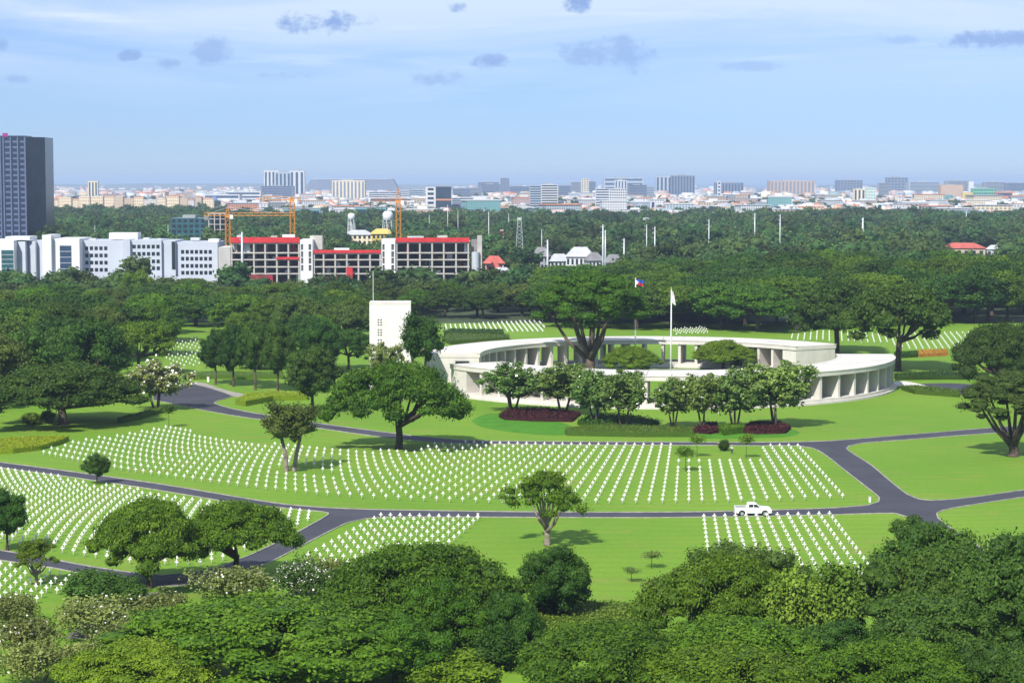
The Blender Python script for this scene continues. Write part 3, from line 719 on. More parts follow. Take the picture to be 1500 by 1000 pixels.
def blossoms(o, n, seed, size=.28, m=L_FLOWER):
    """white flowers over a crown"""
    r = np.random.default_rng(seed); cr = [c for c in o.children if c.name.startswith('crown')][0].data
    co = np.empty(len(cr.vertices) * 3, np.float32); cr.vertices.foreach_get('co', co); co = co.reshape(-1, 3)
    P = co[r.integers(0, len(co), n)] + r.normal(size=(n, 3)) * .1 + np.array((0, 0, .08))
    v, f = leaves(P, unit(r.normal(size=(n, 3)) * .7 + np.array((0, -.4, .8))), size, r, .9)
    inst('blossoms', fast_mesh('blossoms', v, [f], m), o)['kind'] = 'stuff'

# --- standing trees on the lawns
tp('rainA', 484, 684, 535, 657, 'broad umbrella rain tree standing in the cross plot left of the colonnade', name='rain_tree', rz=.6)
tp('olive', 377, 473, 586, 690, 'leaning olive tree with forked pale trunk among the crosses', name='tree', leaf=L_OLIVE, rz=.4)
tp('roundA', 123, 161, 664, 709, 'small round dark tree beside the long road, in the left plot')
tp('open', 740, 862, 696, 798, 'open flat-topped tree with bare forked limbs, below the truck road', rz=.3)
tp('young', 911, 939, 829, 852, 'tiny young shrub tree, the lower of two on the front lawn', name='young_tree', group='two young trees on the front lawn')
tp('young', 938, 971, 806, 832, 'tiny young shrub tree, the upper of two on the front lawn', name='young_tree', group='two young trees on the front lawn')
tp('young', 988, 1021, 652, 690, 'young tree standing in the gap of the crosses, front of three', name='young_tree', leaf=L_BRIGHT)
tp('young', 1008, 1034, 634, 669, 'thin young tree by the upper road, left of two gardeners', name='young_tree', leaf=L_BRIGHT)
tp('young', 1080, 1106, 634, 671, 'thin young tree by the upper road, right of two gardeners', name='young_tree', leaf=L_BRIGHT)
tp('young', 236, 259, 590, 626, 'young tree alone on the lawn above the left cross rows', name='young_tree', leaf=L_BROAD)
tp('roundA', 412, 504, 506, 604, 'dark leafy tree with straight trunk left of the umbrella tree', leaf=L_DEEP)
o = tp('magA', 538, 594, 497, 580, 'shrubby tree with whitish leaves at the foot of the tower', leaf=L_PLUM); blossoms(o, 300, 5, .4)
tp('olive', 576, 658, 456, 582, 'dark tree overlapping the right edge of the tower', leaf=L_DEEP)
for i, (a, b, t, f, lab) in enumerate(((712, 790, 533, 604, 'leftmost glossy tree before the near colonnade, on the dark red bed'), (782, 868, 531, 607, 'second glossy tree from the left before the near colonnade'),
        (842, 902, 545, 622, 'third glossy tree from the left before the near colonnade'), (878, 948, 541, 627, 'fourth glossy tree from the left before the near colonnade'),
        (958, 1014, 556, 626, 'small bent glossy tree, first right of the opening in the row'), (998, 1062, 546, 629, 'second glossy tree of the right-hand row before the colonnade'),
        (1040, 1112, 543, 630, 'third glossy tree of the right-hand row before the colonnade'), (1088, 1186, 527, 626, 'tallest rightmost glossy tree before the near colonnade'))):
    o = tp('magA' if i % 2 else 'magB', a - 9, b + 9, t - 3, f, lab, name='magnolia_tree', group='glossy trees before the colonnade'); blossoms(o, 90, 20 + i, .42)
# court
tp('court', 784, 944, 398, 546, 'tall spreading rain tree with many dark limbs inside the court', name='rain_tree', rz=1.1, leaf=L_RAIN)
th('rainB', 876, 972, 508, 7.5, 'low round green tree in the court under the left flagpole', leaf=L_BRIGHT)
th('rainA', 1006, 1114, 500, 8.0, 'low spreading green tree in the court right of the flagpoles', leaf=L_BRIGHT)
# left side
tp('rainB', -30, 212, 533, 622, 'very wide dark rain tree at the left edge, above the clipped hedge', name='rain_tree', leaf=L_DEEP)
o = tp('magB', 180, 278, 527, 600, 'tree white with blossom beside the upper left road', leaf=L_PLUM); blossoms(o, 1100, 9, .45)
for i, (a, b, t, f, lab) in enumerate(((288, 344, 482, 563, 'first'), (312, 372, 474, 566, 'second'), (344, 404, 470, 571, 'third'), (378, 436, 468, 574, 'fourth'), (430, 500, 466, 548, 'fifth'))):
    tp('roundA' if i % 2 else 'roundB', a, b, t, f, 'dark tree with bare straight trunk, %s from left beside the footpath' % lab, leaf=L_DEEP, group='straight trees by the footpath')
tp('roundA', -25, 46, 716, 806, 'dark round tree at the left edge beside the left plot', leaf=L_DEEP)
tp('open', 18, 88, 794, 856, 'small feathery tree in the front left corner plot', leaf=L_BRIGHT)
th('bush', 74, 186, 838, 3.6, 'low dark bush beside the front left corner plot', cat='bush', name='bush', leaf=L_BROAD)
tp('rainB', 128, 310, 734, 861, 'left one of twin spreading trees over the left fork road', name='rain_tree', rz=2.0, group='twin trees by the fork')
tp('rainA', 262, 432, 738, 846, 'right one of twin spreading trees over the left fork road', name='rain_tree', rz=4.0, group='twin trees by the fork')
th('bush', 150, 215, 850, 3.0, 'dark bush under the left twin tree', cat='bush', name='bush')
# right side
tp('court', 1404, 1564, 546, 668, 'spreading olive tree at the right edge by the upper road', name='rain_tree', leaf=L_OLIVE)
tp('rainB', 1385, 1540, 476, 577, 'wide dark tree behind the car park, right edge', name='rain_tree', leaf=L_DEEP)
tp('mrainA', 1230, 1402, 418, 543, 'umbrella tree with tall trunk right of the colonnade end', name='rain_tree', leaf=L_DEEP)
tp('mrainB', 1150, 1300, 412, 517, 'forked umbrella tree behind the right end of the colonnade', name='rain_tree', leaf=L_DEEP)
tp('roundB', 1300, 1372, 756, 822, 'small leafy tree left of the road at lower right', leaf=L_BROAD)

# --- foreground canopy, nearest to the camera
th('rainB', 150, 600, 882, 8.5, 'huge bright green dome of a rain tree, front left', name='rain_tree', leaf=L_BRIGHT)
th('rainA', 470, 760, 803, 11.0, 'big green rain tree front centre, below the middle cross plot', name='rain_tree')
th('rainC', 555, 715, 848, 9.0, 'rain tree just before the big centre one, drooping over shade', name='rain_tree', leaf=L_RAIN)
th('bigA', 752, 872, 800, 9.0, 'dark dense round tree right of the big centre rain tree', leaf=L_DEEP)
th('bigB', 985, 1182, 786, 12.0, 'brownish green bushy tree top below the pickup plot', leaf=L_OLIVE)
th('rainA', 930, 1180, 818, 10.5, 'feathery bright green tree before the brownish one', name='rain_tree', leaf=L_RAIN)
th('plum', 938, 1010, 845, 4.5, 'thin olive shrub on the left side of the feathery tree', cat='bush', name='bush', leaf=L_OLIVE)
th('bambooA', 1112, 1215, 830, 10.5, 'pale yellow green bamboo clump, left of two below the pickup plot', cat='bamboo', name='bamboo_clump')
th('bambooA', 1178, 1290, 818, 11.0, 'pale yellow green bamboo clump, right of two below the pickup plot', cat='bamboo', name='bamboo_clump')
th('bigA', 1275, 1480, 772, 13.0, 'dark dense tree right, just below the road exit', leaf=L_BROAD)
th('bigB', 1268, 1490, 800, 12.5, 'massive dark olive tree at lower right, second back', leaf=L_DEEP)
th('bigA', 1390, 1620, 790, 14.0, 'massive dark tree cut by the right edge', leaf=L_BROAD)
th('bigB', 1262, 1510, 862, 10.0, 'massive dark tree in the lower right corner', leaf=L_BROAD)
th('bigA', 1150, 1310, 908, 7.5, 'dark tree crown between the bamboo and the lower right corner', leaf=L_DEEP)
th('rainB', 930, 1240, 908, 8.0, 'wide dark green rain tree crown, front right of centre', name='rain_tree', leaf=L_RAIN)
th('rainA', 735, 1040, 922, 8.0, 'wide rain tree crown along the bottom edge, centre', name='rain_tree')
th('rainB', 900, 1240, 950, 7.5, 'bright rain tree crown at the bottom edge, right of centre', name='rain_tree', leaf=L_BRIGHT)
th('rainA', 1180, 1460, 940, 8.0, 'rain tree crown at the bottom edge, right', name='rain_tree')
th('bigB', 1400, 1600, 935, 9.0, 'rain-dark round tree at the very bottom right corner', leaf=L_DEEP)
th('roundB', 330, 500, 938, 6.0, 'light green shrubby tree at the bottom edge, left of centre', leaf=L_BAMB)
th('rainA', 60, 330, 945, 6.5, 'green rain tree crown at the bottom edge, left', name='rain_tree', leaf=L_BRIGHT)
th('bigA', 500, 650, 905, 7.0, 'dark green tree between the bright dome and the shade', leaf=L_RAIN)
th('bush', 640, 730, 897, 3.6, 'dark bush added to stand for shade in the front centre hollow, upper of two', cat='bush', name='bush', leaf=L_DEEP)  # added bush, dark leaves stand in for the hollow's deep shade
th('bush', 655, 775, 925, 3.8, 'dark bush added to stand for shade in the front centre hollow, lower of two', cat='bush', name='bush', leaf=L_DEEP)  # second added bush, its dark leaf colour again imitating shade
th('bush', 600, 740, 962, 3.4, 'bright grassy bush added to stand for sunlit lawn at the bottom edge, centre', cat='bush', name='bush', leaf=L_BRIGHT)  # added bush, bright leaf colour stands in for sun on grass
th('rainC', 690, 800, 868, 7.5, 'drooping dark crown left of the small palm', name='rain_tree', leaf=L_DEEP)
def pl(x0, x1, y, h, lab, k='plum', n=0, leaf=None):
    o = th(k, x0, x1, y, h, lab, cat='bush', name='frangipani_bush', leaf=leaf, group='pale frangipani bushes')
    if n: blossoms(o, n, int(x0) + 500, .22)
pl(275, 400, 830, 4.6, 'pale yellowish frangipani bush right of the twin trees', n=120)
pl(385, 490, 822, 4.6, 'frangipani bush full of white flowers beside the big centre tree', 'plumB', 900, L_BROAD)
pl(440, 520, 818, 4.0, 'brownish bare-twigged bush behind the white flowered one', 'plumB')
pl(175, 290, 868, 4.2, 'grey green frangipani bush under the left twin tree', 'plumB', 60)
pl(55, 190, 876, 4.4, 'yellowish frangipani bush, middle of the front left thicket', 'plum', 150)
pl(130, 260, 900, 4.6, 'yellowish frangipani bush before the garden path', 'plumB', 120)
pl(-30, 90, 905, 4.5, 'yellowish frangipani bush at the left edge', 'plumB', 100)
pl(-40, 60, 872, 3.8, 'grey green frangipani bush behind the left edge one', 'plum')
pl(-20, 110, 940, 4.5, 'pale frangipani bush in the lower left corner', 'plum', 80)
pl(90, 200, 930, 4.0, 'pale frangipani bush above the bottom left rain tree', 'plum', 80)

def fronds(name, label, px, py, n, ln, m, cat, wid=.32, h=.6):
    """palm-like rosette: arching fronds of paired leaflets"""
    X, D = G(px, py); o = empty(name, (X, D, 0)); tag(o, label, cat)
    MB().tube([(0, 0, -.1), (.05, 0, h * .5), (0, .05, h)], [.22, .18, .14], 7).build('stem', BARK, o, smooth=True)
    r = random.Random(px)
    for i in range(n):
        a = i * 2.4 + r.uniform(-.3, .3); el = r.uniform(.5, 1.35); L = ln * r.uniform(.75, 1.1); v, f = [], []
        for s in range(12):
            t = s / 11; x = L * (math.cos(el) * t + .25 * t * t); z = h + L * (math.sin(el) * t - .55 * t * t); wd = wid * math.sin(math.pi * min(1, t * .9 + .08)) * 1.6
            v += [(x, -wd, z - wd * .5), (x, 0, z), (x, wd, z - wd * .5)]
        for s in range(11):
            for k in range(2): b0 = s * 3 + k; f.append((b0, b0 + 1, b0 + 4, b0 + 3))
        inst('frond', fast_mesh('frond', v, [f], m, tint=np.full(len(v), r.random())), o, (0, 0, 0), a)
fronds('small_palm', 'small yellow green palm beside the dark round tree, near the hedge', 793, 908, 12, 3.2, L_BAMB, 'palm', h=1.2)
fronds('banana_plant', 'banana-like plant with long pale leaves at the bottom, left of centre', 606, 1006, 10, 3.4, L_BRIGHT, 'plant', .4, 1.4)

# --- hedges and beds
def hedge(px_poly, h, m, label, n, ls=.22, cat='hedge', name='hedge', rough_top=.12):
    poly = [np.array(G(*p)) for p in px_poly]; c = np.mean(poly, 0); q = [p - c for p in poly]
    o = empty(name, (c[0], c[1], 0)); tag(o, label, cat)
    me = MB().prism([tuple(p) for p in q], -.05, h * .9); k = me.mesh('mass', m); k.attributes.new('tint', 'FLOAT', 'POINT').data.foreach_set('value', np.full(len(k.vertices), .3, np.float32))
    inst('mass', k, o)
    r = np.random.default_rng(int(px_poly[0][0]) + 1003); P, Nn = [], []
    lo, hi = np.min(q, 0), np.max(q, 0)
    per = sum(np.linalg.norm(q[i] - q[(i + 1) % len(q)]) for i in range(len(q)))
    ar = abs(sum(q[i][0] * q[(i + 1) % len(q)][1] - q[(i + 1) % len(q)][0] * q[i][1] for i in range(len(q)))) / 2
    nt = int(n * ar / (ar + per * h))
    tries = r.uniform(lo, hi, size=(nt * 6, 2)); qq = [tuple(p) for p in q]
    tries = [t for t in tries if inpoly(t, qq)][:nt]
    for t in tries: P.append((*t, h * .9 + h * rough_top * abs(r.normal()))); Nn.append((0, 0, 1))
    for i in range(len(q)):
        a, b = q[i], q[(i + 1) % len(q)]; L = np.linalg.norm(b - a); d = (b - a) / max(L, .01); nn = np.array((d[1], -d[0]))
        if nn @ ((a + b) / 2) < 0: nn = -nn
        for _ in range(int((n - nt) * L / per)):
            t = r.random(); P.append((*(a + d * L * t + nn * .08 * r.normal()), r.random() * h)); Nn.append((*nn, .4))
    P, Nn = np.array(P), unit(np.array(Nn) + .6 * r.normal(size=(len(Nn), 3)))
    lv, lf = leaves(P, Nn, ls, r, .7)
    inst('foliage', fast_mesh('foliage', lv, [lf], m, tint=np.repeat(r.random(len(P)), 4)), o)
    return o
hedge([(-30, 651), (20, 647), (75, 645), (101, 645), (88, 651), (60, 659), (20, 664), (-30, 666)], 1.0, L_YHEDGE, 'broad yellow green clipped hedge at the left edge, above the long road', 9000)
hedge([(172, 618), (200, 611), (232, 602), (240, 604), (210, 613), (178, 620)], 1.0, L_HEDGE, 'narrow hedge under the dark tree near the upper left road', 2500)
hedge([(345, 592), (362, 583), (400, 580), (448, 581), (450, 586), (400, 587), (360, 595)], 1.3, L_YHEDGE, 'sausage-shaped clipped hedge right of the footpath', 3500)
hedge([(275, 552), (310, 549), (415, 551), (415, 555), (310, 555), (278, 556)], 1.2, L_HEDGE, 'straight hedge behind the footpath', 2200)
hedge([(828, 633), (880, 628), (1015, 632), (1016, 640), (930, 640), (830, 638)], 1.1, L_HEDGE, 'long clipped hedge before the near colonnade', 6000)
hedge([(1052, 632), (1085, 628), (1090, 634), (1060, 638)], 1.4, L_BRIGHT, 'rounded green shrub mound between the dark red beds', 2500, cat='shrub', name='shrub_mound')
hedge([(731, 611), (745, 602), (800, 601), (850, 608), (838, 618), (780, 617), (740, 615)], .6, L_RED, 'dark red leafy bed under the leftmost glossy tree', 6000, .35, 'flower bed', 'red_leaf_bed', .4)
hedge([(846, 622), (870, 612), (920, 614), (965, 622), (940, 627), (880, 627)], .9, L_DEEP, 'dark green leafy bed behind the long clipped hedge', 5000, .35, 'flower bed', 'leaf_bed', .4)
hedge([(1086, 634), (1100, 622), (1140, 622), (1158, 628), (1150, 635), (1110, 636)], .6, L_RED, 'dark red leafy bed under the rightmost glossy tree', 5000, .35, 'flower bed', 'red_leaf_bed', .4)
hedge([(1014, 634), (1030, 623), (1050, 623), (1052, 634), (1040, 636)], .6, L_RED, 'small dark red bed right of the long clipped hedge', 2500, .35, 'flower bed', 'red_leaf_bed', .4)
hedge([(648, 500), (660, 494), (745, 496), (746, 500), (660, 505)], 1.6, L_HEDGE, 'straight hedge beyond the far colonnade, before the white crosses', 2500, .35)
hedge([(650, 492), (660, 488), (736, 489), (738, 493)], 1.7, L_DEEP, 'dark hedge right below the far white crosses', 2000, .35)
hedge([(1320, 571), (1345, 570), (1405, 577), (1404, 582), (1340, 577)], 1.1, L_HEDGE, 'clipped hedge beside the car park right of the colonnade', 2500, .3)
hedge([(1310, 552), (1370, 548), (1448, 551), (1448, 556), (1370, 556), (1312, 557)], 1.0, L_DEEP, 'dark hedge behind the car park', 2500, .35)
hedge([(1310, 521), (1344, 519), (1344, 523), (1312, 525)], 1.2, L_DEEP, 'dark hedge left of the orange flower bed', 1200, .4)
hedge([(1345, 517), (1387, 516), (1388, 521), (1346, 523)], 1.0, L_ORANGE, 'orange flower bed on the lawn beyond the colonnade', 1500, .4, 'flower bed', 'flower_bed')
hedge([(770, 912), (800, 900), (860, 897), (945, 900), (945, 925), (870, 930), (790, 928)], 1.5, L_HEDGE, 'overgrown yellow green hedge at the front edge of the lawn', 7000, .26)
# ---------------------------------------------------------------- tree belts behind the lawns (single trees)
def area(px_poly, excl, spacing, n, seed):
    """scattered feet inside a region, not too close to each other"""
    r = random.Random(seed); c = clip(px_poly); ex = [clip(e) for e in excl]
    lo, hi = np.min(c, 0), np.max(c, 0); out = []
    for _ in range(n * 60):
        p = (r.uniform(lo[0], hi[0]), r.uniform(lo[1], hi[1]))
        if not inpoly(p, c) or any(inpoly(p, e) for e in ex): continue
        if any((p[0] - q[0]) ** 2 + (p[1] - q[1]) ** 2 < spacing ** 2 for q in out): continue
        out.append(p)
        if len(out) >= n: break
    return out
def belt(pts, hfun, wfun, kinds, leafs, what, grp, seed):
    r = random.Random(seed); rowsz = {}
    for p in pts: rowsz.setdefault(int(p[1] // 45), []).append(p)
    keys = sorted(rowsz)
    for k in keys:
        for n, p in enumerate(sorted(rowsz[k], key=lambda q: q[0] / q[1])):
            h = hfun(p, r); i = r.randrange(len(kinds))
            tree(kinds[i], p[0], p[1], wfun(p, r), h, '%s, %s from left in %s row back' % (what, ordn(n + 1), ordn(keys.index(k) + 1)), name='rain_tree' if 'rain' in kinds[i] else 'tree', leaf=leafs[r.randrange(len(leafs))], group=grp)
MK = ['mrainA', 'mrainB', 'mrainC', 'mroundA', 'mroundB']
LP = area([(-40, 606), (60, 596), (170, 582), (226, 556), (228, 520), (246, 480), (328, 482), (345, 505), (535, 508), (535, 441), (300, 440), (-40, 440)],
          [[(228, 600), (238, 515), (246, 490), (322, 500), (338, 560), (300, 600)]], 12.5, 96, 3)
belt(LP, lambda p, r: (max(9, min(16, 16.5 - (p[1] - 500) * .017)) if p[1] < 780 else r.choice((5.0, 6.5, 8.5))) * r.uniform(.85, 1.12), lambda p, r: r.uniform(16, 25), MK, [L_RAIN, L_DEEP, L_DEEP, L_BROAD, L_RAIN, L_OLIVE], 'crown in the left wood', 'trees of the left wood', 5)
tp('mroundB', 110, 205, 486, 560, 'yellowish olive crown standing out in the left wood', leaf=L_BAMB)
tp('mroundA', 178, 226, 396, 446, 'light green tree before the white offices', leaf=L_BRIGHT)
LP2 = area([(335, 545), (430, 540), (535, 545), (535, 500), (335, 500)], [], 15, 8, 9)
belt(LP2, lambda p, r: r.uniform(8, 11), lambda p, r: r.uniform(12, 17), ['mroundA', 'mroundB', 'mrainC'], [L_DEEP, L_RAIN], 'dark crown left of the tower', 'trees left of the tower', 6)
MP = area([(535, 466), (700, 468), (790, 466), (790, 440), (535, 440)], [], 11, 34, 12)
belt(MP, lambda p, r: r.uniform(9.5, 13.0) if p[1] < 800 else r.uniform(5.0, 9), lambda p, r: r.uniform(14, 22), MK, [L_DEEP, L_RAIN, L_DEEP, L_OLIVE], 'dark crown behind the far crosses', 'trees behind the far crosses', 7)
RP = area([(795, 478), (930, 486), (1100, 488), (1180, 483), (1300, 478), (1540, 480), (1540, 436), (795, 436)], [[(992, 495), (995, 478), (1032, 476), (1038, 495)]], 11.5, 105, 17)
belt(RP, lambda p, r: min(20, 13.0 + max(0, (p[0] + 20) * .045)) * r.uniform(.85, 1.1), lambda p, r: r.uniform(22, 33), MK[:3] + ['mrainA', 'mroundA'], [L_DEEP, L_DEEP, L_RAIN, L_RAIN, L_DEEP], 'dark spreading crown behind the far colonnade', 'trees behind the colonnade', 8)
RP2 = area([(1400, 560), (1540, 590), (1540, 500), (1460, 520)], [], 12, 6, 22)
belt(RP2, lambda p, r: r.uniform(8, 12), lambda p, r: r.uniform(12, 20), MK, [L_DEEP, L_RAIN, L_OLIVE], 'crown beyond the car park', 'trees at the right edge', 9)
tp('mrainB', 1255, 1425, 398, 462, 'bright green broad crown in the wood upper right of the colonnade', name='rain_tree', leaf=L_BRIGHT)
# bushes along the wood edge at left
for i, (a, b, t, f) in enumerate(((28, 62, 606, 622), (60, 82, 602, 618))):
    tp('bush', a, b, t, f, 'sunlit light green bush under the wide dark tree, %s of two' % ('left' if i == 0 else 'right'), cat='bush', name='bush', leaf=L_BAMB)

# ---------------------------------------------------------------- the wide wood towards the city: one mass
EXB = [clip([(-60, 428), (720, 428), (720, 411), (-60, 411)])]
HOUSES_EX = [clip(p) for p in ([(705, 432), (705, 396), (760, 396), (760, 432)], [(770, 436), (922, 436), (922, 386), (770, 386)], [(1368, 402), (1476, 402), (1476, 366), (1368, 366)], [(498, 384), (584, 384), (584, 344), (498, 344)], [(720, 384), (765, 384), (765, 366), (720, 366)])]
fr = random.Random(44); FP, FA = [], []
ymax, ymin = 444, 328
for _ in range(24000):
    py = HORIZON + 1 / fr.uniform(1 / (ymax - HORIZON), 1 / (ymin - HORIZON)); d = DG(py)
    px = fr.uniform(-80, 1580)
    if px < 330 and fr.random() < .25: py = fr.uniform(316, 330); d = DG(py)
    x = XD(px, d)
    if any(inpoly((x, d), e) for e in EXB + HOUSES_EX): continue
    if fr.random() > (d / 2400) ** 1.0 * 1.0 + .1: continue
    k_ = fr.choice((.4, .55, .8)) if (px < 720 and py > 426) else 1
    FP.append((x, d, -.3)); FA.append((k_ * fr.uniform(.7, 1.4) * (1.25 if fr.random() < .2 else .95), fr.uniform(.65, 1.15)))
for _ in range(1500):                      # trees among the houses of the town
    py = fr.uniform(284, 329); d = DG(py); px = fr.uniform(-60, 1560)
    FP.append((XD(px, d), d, -.3)); FA.append((fr.uniform(.9, 1.6), fr.uniform(.6, .95)))
fme = bpy.data.meshes.new('distant_wood'); fme.vertices.add(len(FP)); fme.vertices.foreach_set('co', np.array(FP, np.float32).ravel())
a_ = fme.attributes.new('sc', 'FLOAT_VECTOR', 'POINT'); a_.data.foreach_set('vector', np.array([(s, s, s * z) for s, z in FA], np.float32).ravel())
fwood = inst('distant_wood', fme); tag(fwood, 'wide dark green wood reaching from the cemetery to the city', 'wood', None, 'stuff')
ng = bpy.data.node_groups.new('scatter', 'GeometryNodeTree')
ng.interface.new_socket('Geometry', in_out='INPUT', socket_type='NodeSocketGeometry'); ng.interface.new_socket('Geometry', in_out='OUTPUT', socket_type='NodeSocketGeometry')
gi, go = ng.nodes.new('NodeGroupInput'), ng.nodes.new('NodeGroupOutput')
mp_ = ng.nodes.new('GeometryNodeMeshToPoints'); ng.links.new(gi.outputs[0], mp_.inputs[0])
na = ng.nodes.new('GeometryNodeInputNamedAttribute'); na.data_type = 'FLOAT_VECTOR'; na.inputs['Name'].default_value = 'sc'
rv = ng.nodes.new('FunctionNodeRandomValue'); rv.data_type = 'FLOAT_VECTOR'; rv.inputs[0].default_value = (0, 0, 0); rv.inputs[1].default_value = (0, 0, 6.283)
ri = ng.nodes.new('FunctionNodeRandomValue'); ri.data_type = 'INT'; ri.inputs[4].default_value = 0; ri.inputs[5].default_value = 3
jn = ng.nodes.new('GeometryNodeJoinGeometry')
PROTO_FAR = []
for i, (px, py) in enumerate(((1010, 433), (860, 431), (1190, 432), (1420, 433))):
    X, D = G(px, py); o = empty('tree', (X, D, 0)); tag(o, '%s of the four small crowns peeping out right behind the dark spreading trees' % ordn([2, 1, 3, 4][i]), 'tree')
    inst('trunk', PRO['far%d' % i][0], o); c = inst('crown', PRO['far%d' % i][1], o); PROTO_FAR.append(c)
for c in reversed(PROTO_FAR):
    oi = ng.nodes.new('GeometryNodeObjectInfo'); oi.inputs['Object'].default_value = c; oi.inputs['As Instance'].default_value = True
    ng.links.new(oi.outputs['Geometry'], jn.inputs[0])
ip = ng.nodes.new('GeometryNodeInstanceOnPoints'); ip.inputs['Pick Instance'].default_value = True
ng.links.new(mp_.outputs[0], ip.inputs['Points']); ng.links.new(jn.outputs[0], ip.inputs['Instance']); ng.links.new(ri.outputs[2], ip.inputs['Instance Index'])
ng.links.new(rv.outputs[0], ip.inputs['Rotation'])
ng.links.new([s for s in na.outputs if s.enabled and s.type == 'VECTOR'][0], ip.inputs['Scale']); ng.links.new(ip.outputs[0], go.inputs[0])
fwood.modifiers.new('scatter', 'NODES').node_group = ng

# ---------------------------------------------------------------- pickup truck
def truck():
    X, D = G(1102.5, 754.5); o = empty('pickup_truck', (X, D, 0.004)); tag(o, 'white crew cab pickup truck driving right on the lower road', 'pickup truck')
    PW = mat('white_car_paint', (.80, .80, .80), .25, .02, 1, .5); BL = mat('black_rubber', (.02, .02, .02), .7, .2, 3); CH = mat('wheel_alloy', (.5, .5, .52), .35, .1, 4, .5, metal=.6)
    def extr(prof, y0, y1, name, m, par=o, bev=0.0):
        mb = MB(); n = len(prof); v = [(x, y0, z) for x, z in prof] + [(x, y1, z) for x, z in prof]
        mb.add(v, [(i, (i + 1) % n, n + (i + 1) % n, n + i) for i in range(n)], [tuple(reversed(range(n))), tuple(n + i for i in range(n))])
        ob = mb.build(name, m, par)
        if bev: b = ob.modifiers.new('bevel', 'BEVEL'); b.width = bev; b.segments = 3; b.limit_method = 'ANGLE'; b.angle_limit = R(25)
        return ob
    def arch(cx): return [(cx + .52 * math.cos(t), .42 + .52 * math.sin(t)) for t in [math.pi * (1 - i / 8) for i in range(9)]]
    ra, fa = -1.72, 1.78
    low = [(-2.78, .55)] + [p for p in arch(ra)] + [p for p in arch(fa)] + [(2.74, .5), (2.80, .62), (2.78, 1.02), (2.62, 1.16), (1.15, 1.30), (-.85, 1.30), (-2.80, 1.30), (-2.82, .8)]
    extr(low, -.98, .98, 'body', PW, bev=.06)
    # load bed recess, cab with raked screen
    MB().box(-2.70, -.98, -.84, .84, 1.296, 1.312).build('bed_floor', mat('bed_liner', (.05, .05, .05), .8), o)
    for y in (-.91, .91): MB().box(-2.79, -.90, y - .06, y + .06, 1.30, 1.40).build('bed_rail', PW, o)
    MB().box(-2.82, -2.72, -.85, .85, 1.30, 1.40).build('tailgate', PW, o)
    extr([(-.95, 1.28), (1.20, 1.28), (.52, 1.93), (.30, 1.99), (-.62, 1.99), (-.82, 1.93)], -.88, .88, 'cab', PW, bev=.07)
    for y in (-.888, .888):
        for pr in ([(-.72, 1.38), (-.02, 1.38), (-.02, 1.83), (-.64, 1.83)], [(.08, 1.38), (.98, 1.36), (.50, 1.83), (.08, 1.83)]):
            extr(pr, min(y, y * 1.012), max(y, y * 1.012), 'side_window', GLASS)
    w_ = MB(); w_.add([(1.165, -.78, 1.34), (1.165, .78, 1.34), (.60, .72, 1.88), (.60, -.72, 1.88), (1.19, -.78, 1.34), (1.19, .78, 1.34), (.63, .72, 1.88), (.63, -.72, 1.88)], [(4, 5, 6, 7), (0, 3, 2, 1), (0, 1, 5, 4), (2, 3, 7, 6)]); w_.build('windscreen', GLASS, o)
    extr([(1.10, 1.26), (2.62, 1.14), (2.70, 1.20), (2.45, 1.30), (1.2, 1.40)], -.84, .84, 'bonnet', PW, bev=.05)
    for y in (-.80, .80):
        MB().box(2.72, 2.815, y - .16, y + .16, .84, 1.04).build('headlight', mat('lamp_glass', (.55, .55, .52), .2), o)
        MB().box(-2.84, -2.78, y - .1, y + .1, .95, 1.25).build('tail_light', mat('tail_red', (.4, .02, .02), .3), o)
    MB().box(2.74, 2.86, -.6, .6, .62, 1.02).build('grille', mat('grille_dark', (.06, .06, .06), .4), o)
    MB().box(2.70, 2.88, -.95, .95, .42, .60).build('front_bumper', CH, o); MB().box(-2.92, -2.80, -.92, .92, .45, .62).build('rear_bumper', CH, o)
    MB().box(-.95, 1.2, -.99, -.93, .42, .5).build('side_step', BL, o)
    for y in (-1.05, 1.05): MB().box(.92, 1.10, y - .12, y + .12, 1.34, 1.52).build('wing_mirror', PW, o)
    MB().box(-2.5, 2.4, -.7, .7, .32, .6).build('chassis', BL, o)
    for x in (ra, fa):
        for s in (-1, 1):
            w2 = MB().tube([(x, s * .70, .42), (x, s * .73, .42), (x, s * .95, .42), (x, s * .98, .42)], [.36, .42, .42, .37], 20).build('wheel', BL, o)
            MB().tube([(x, s * .96, .42), (x, s * .995, .42)], [.27, .25], 14).build('rim', CH, w2)
truck()

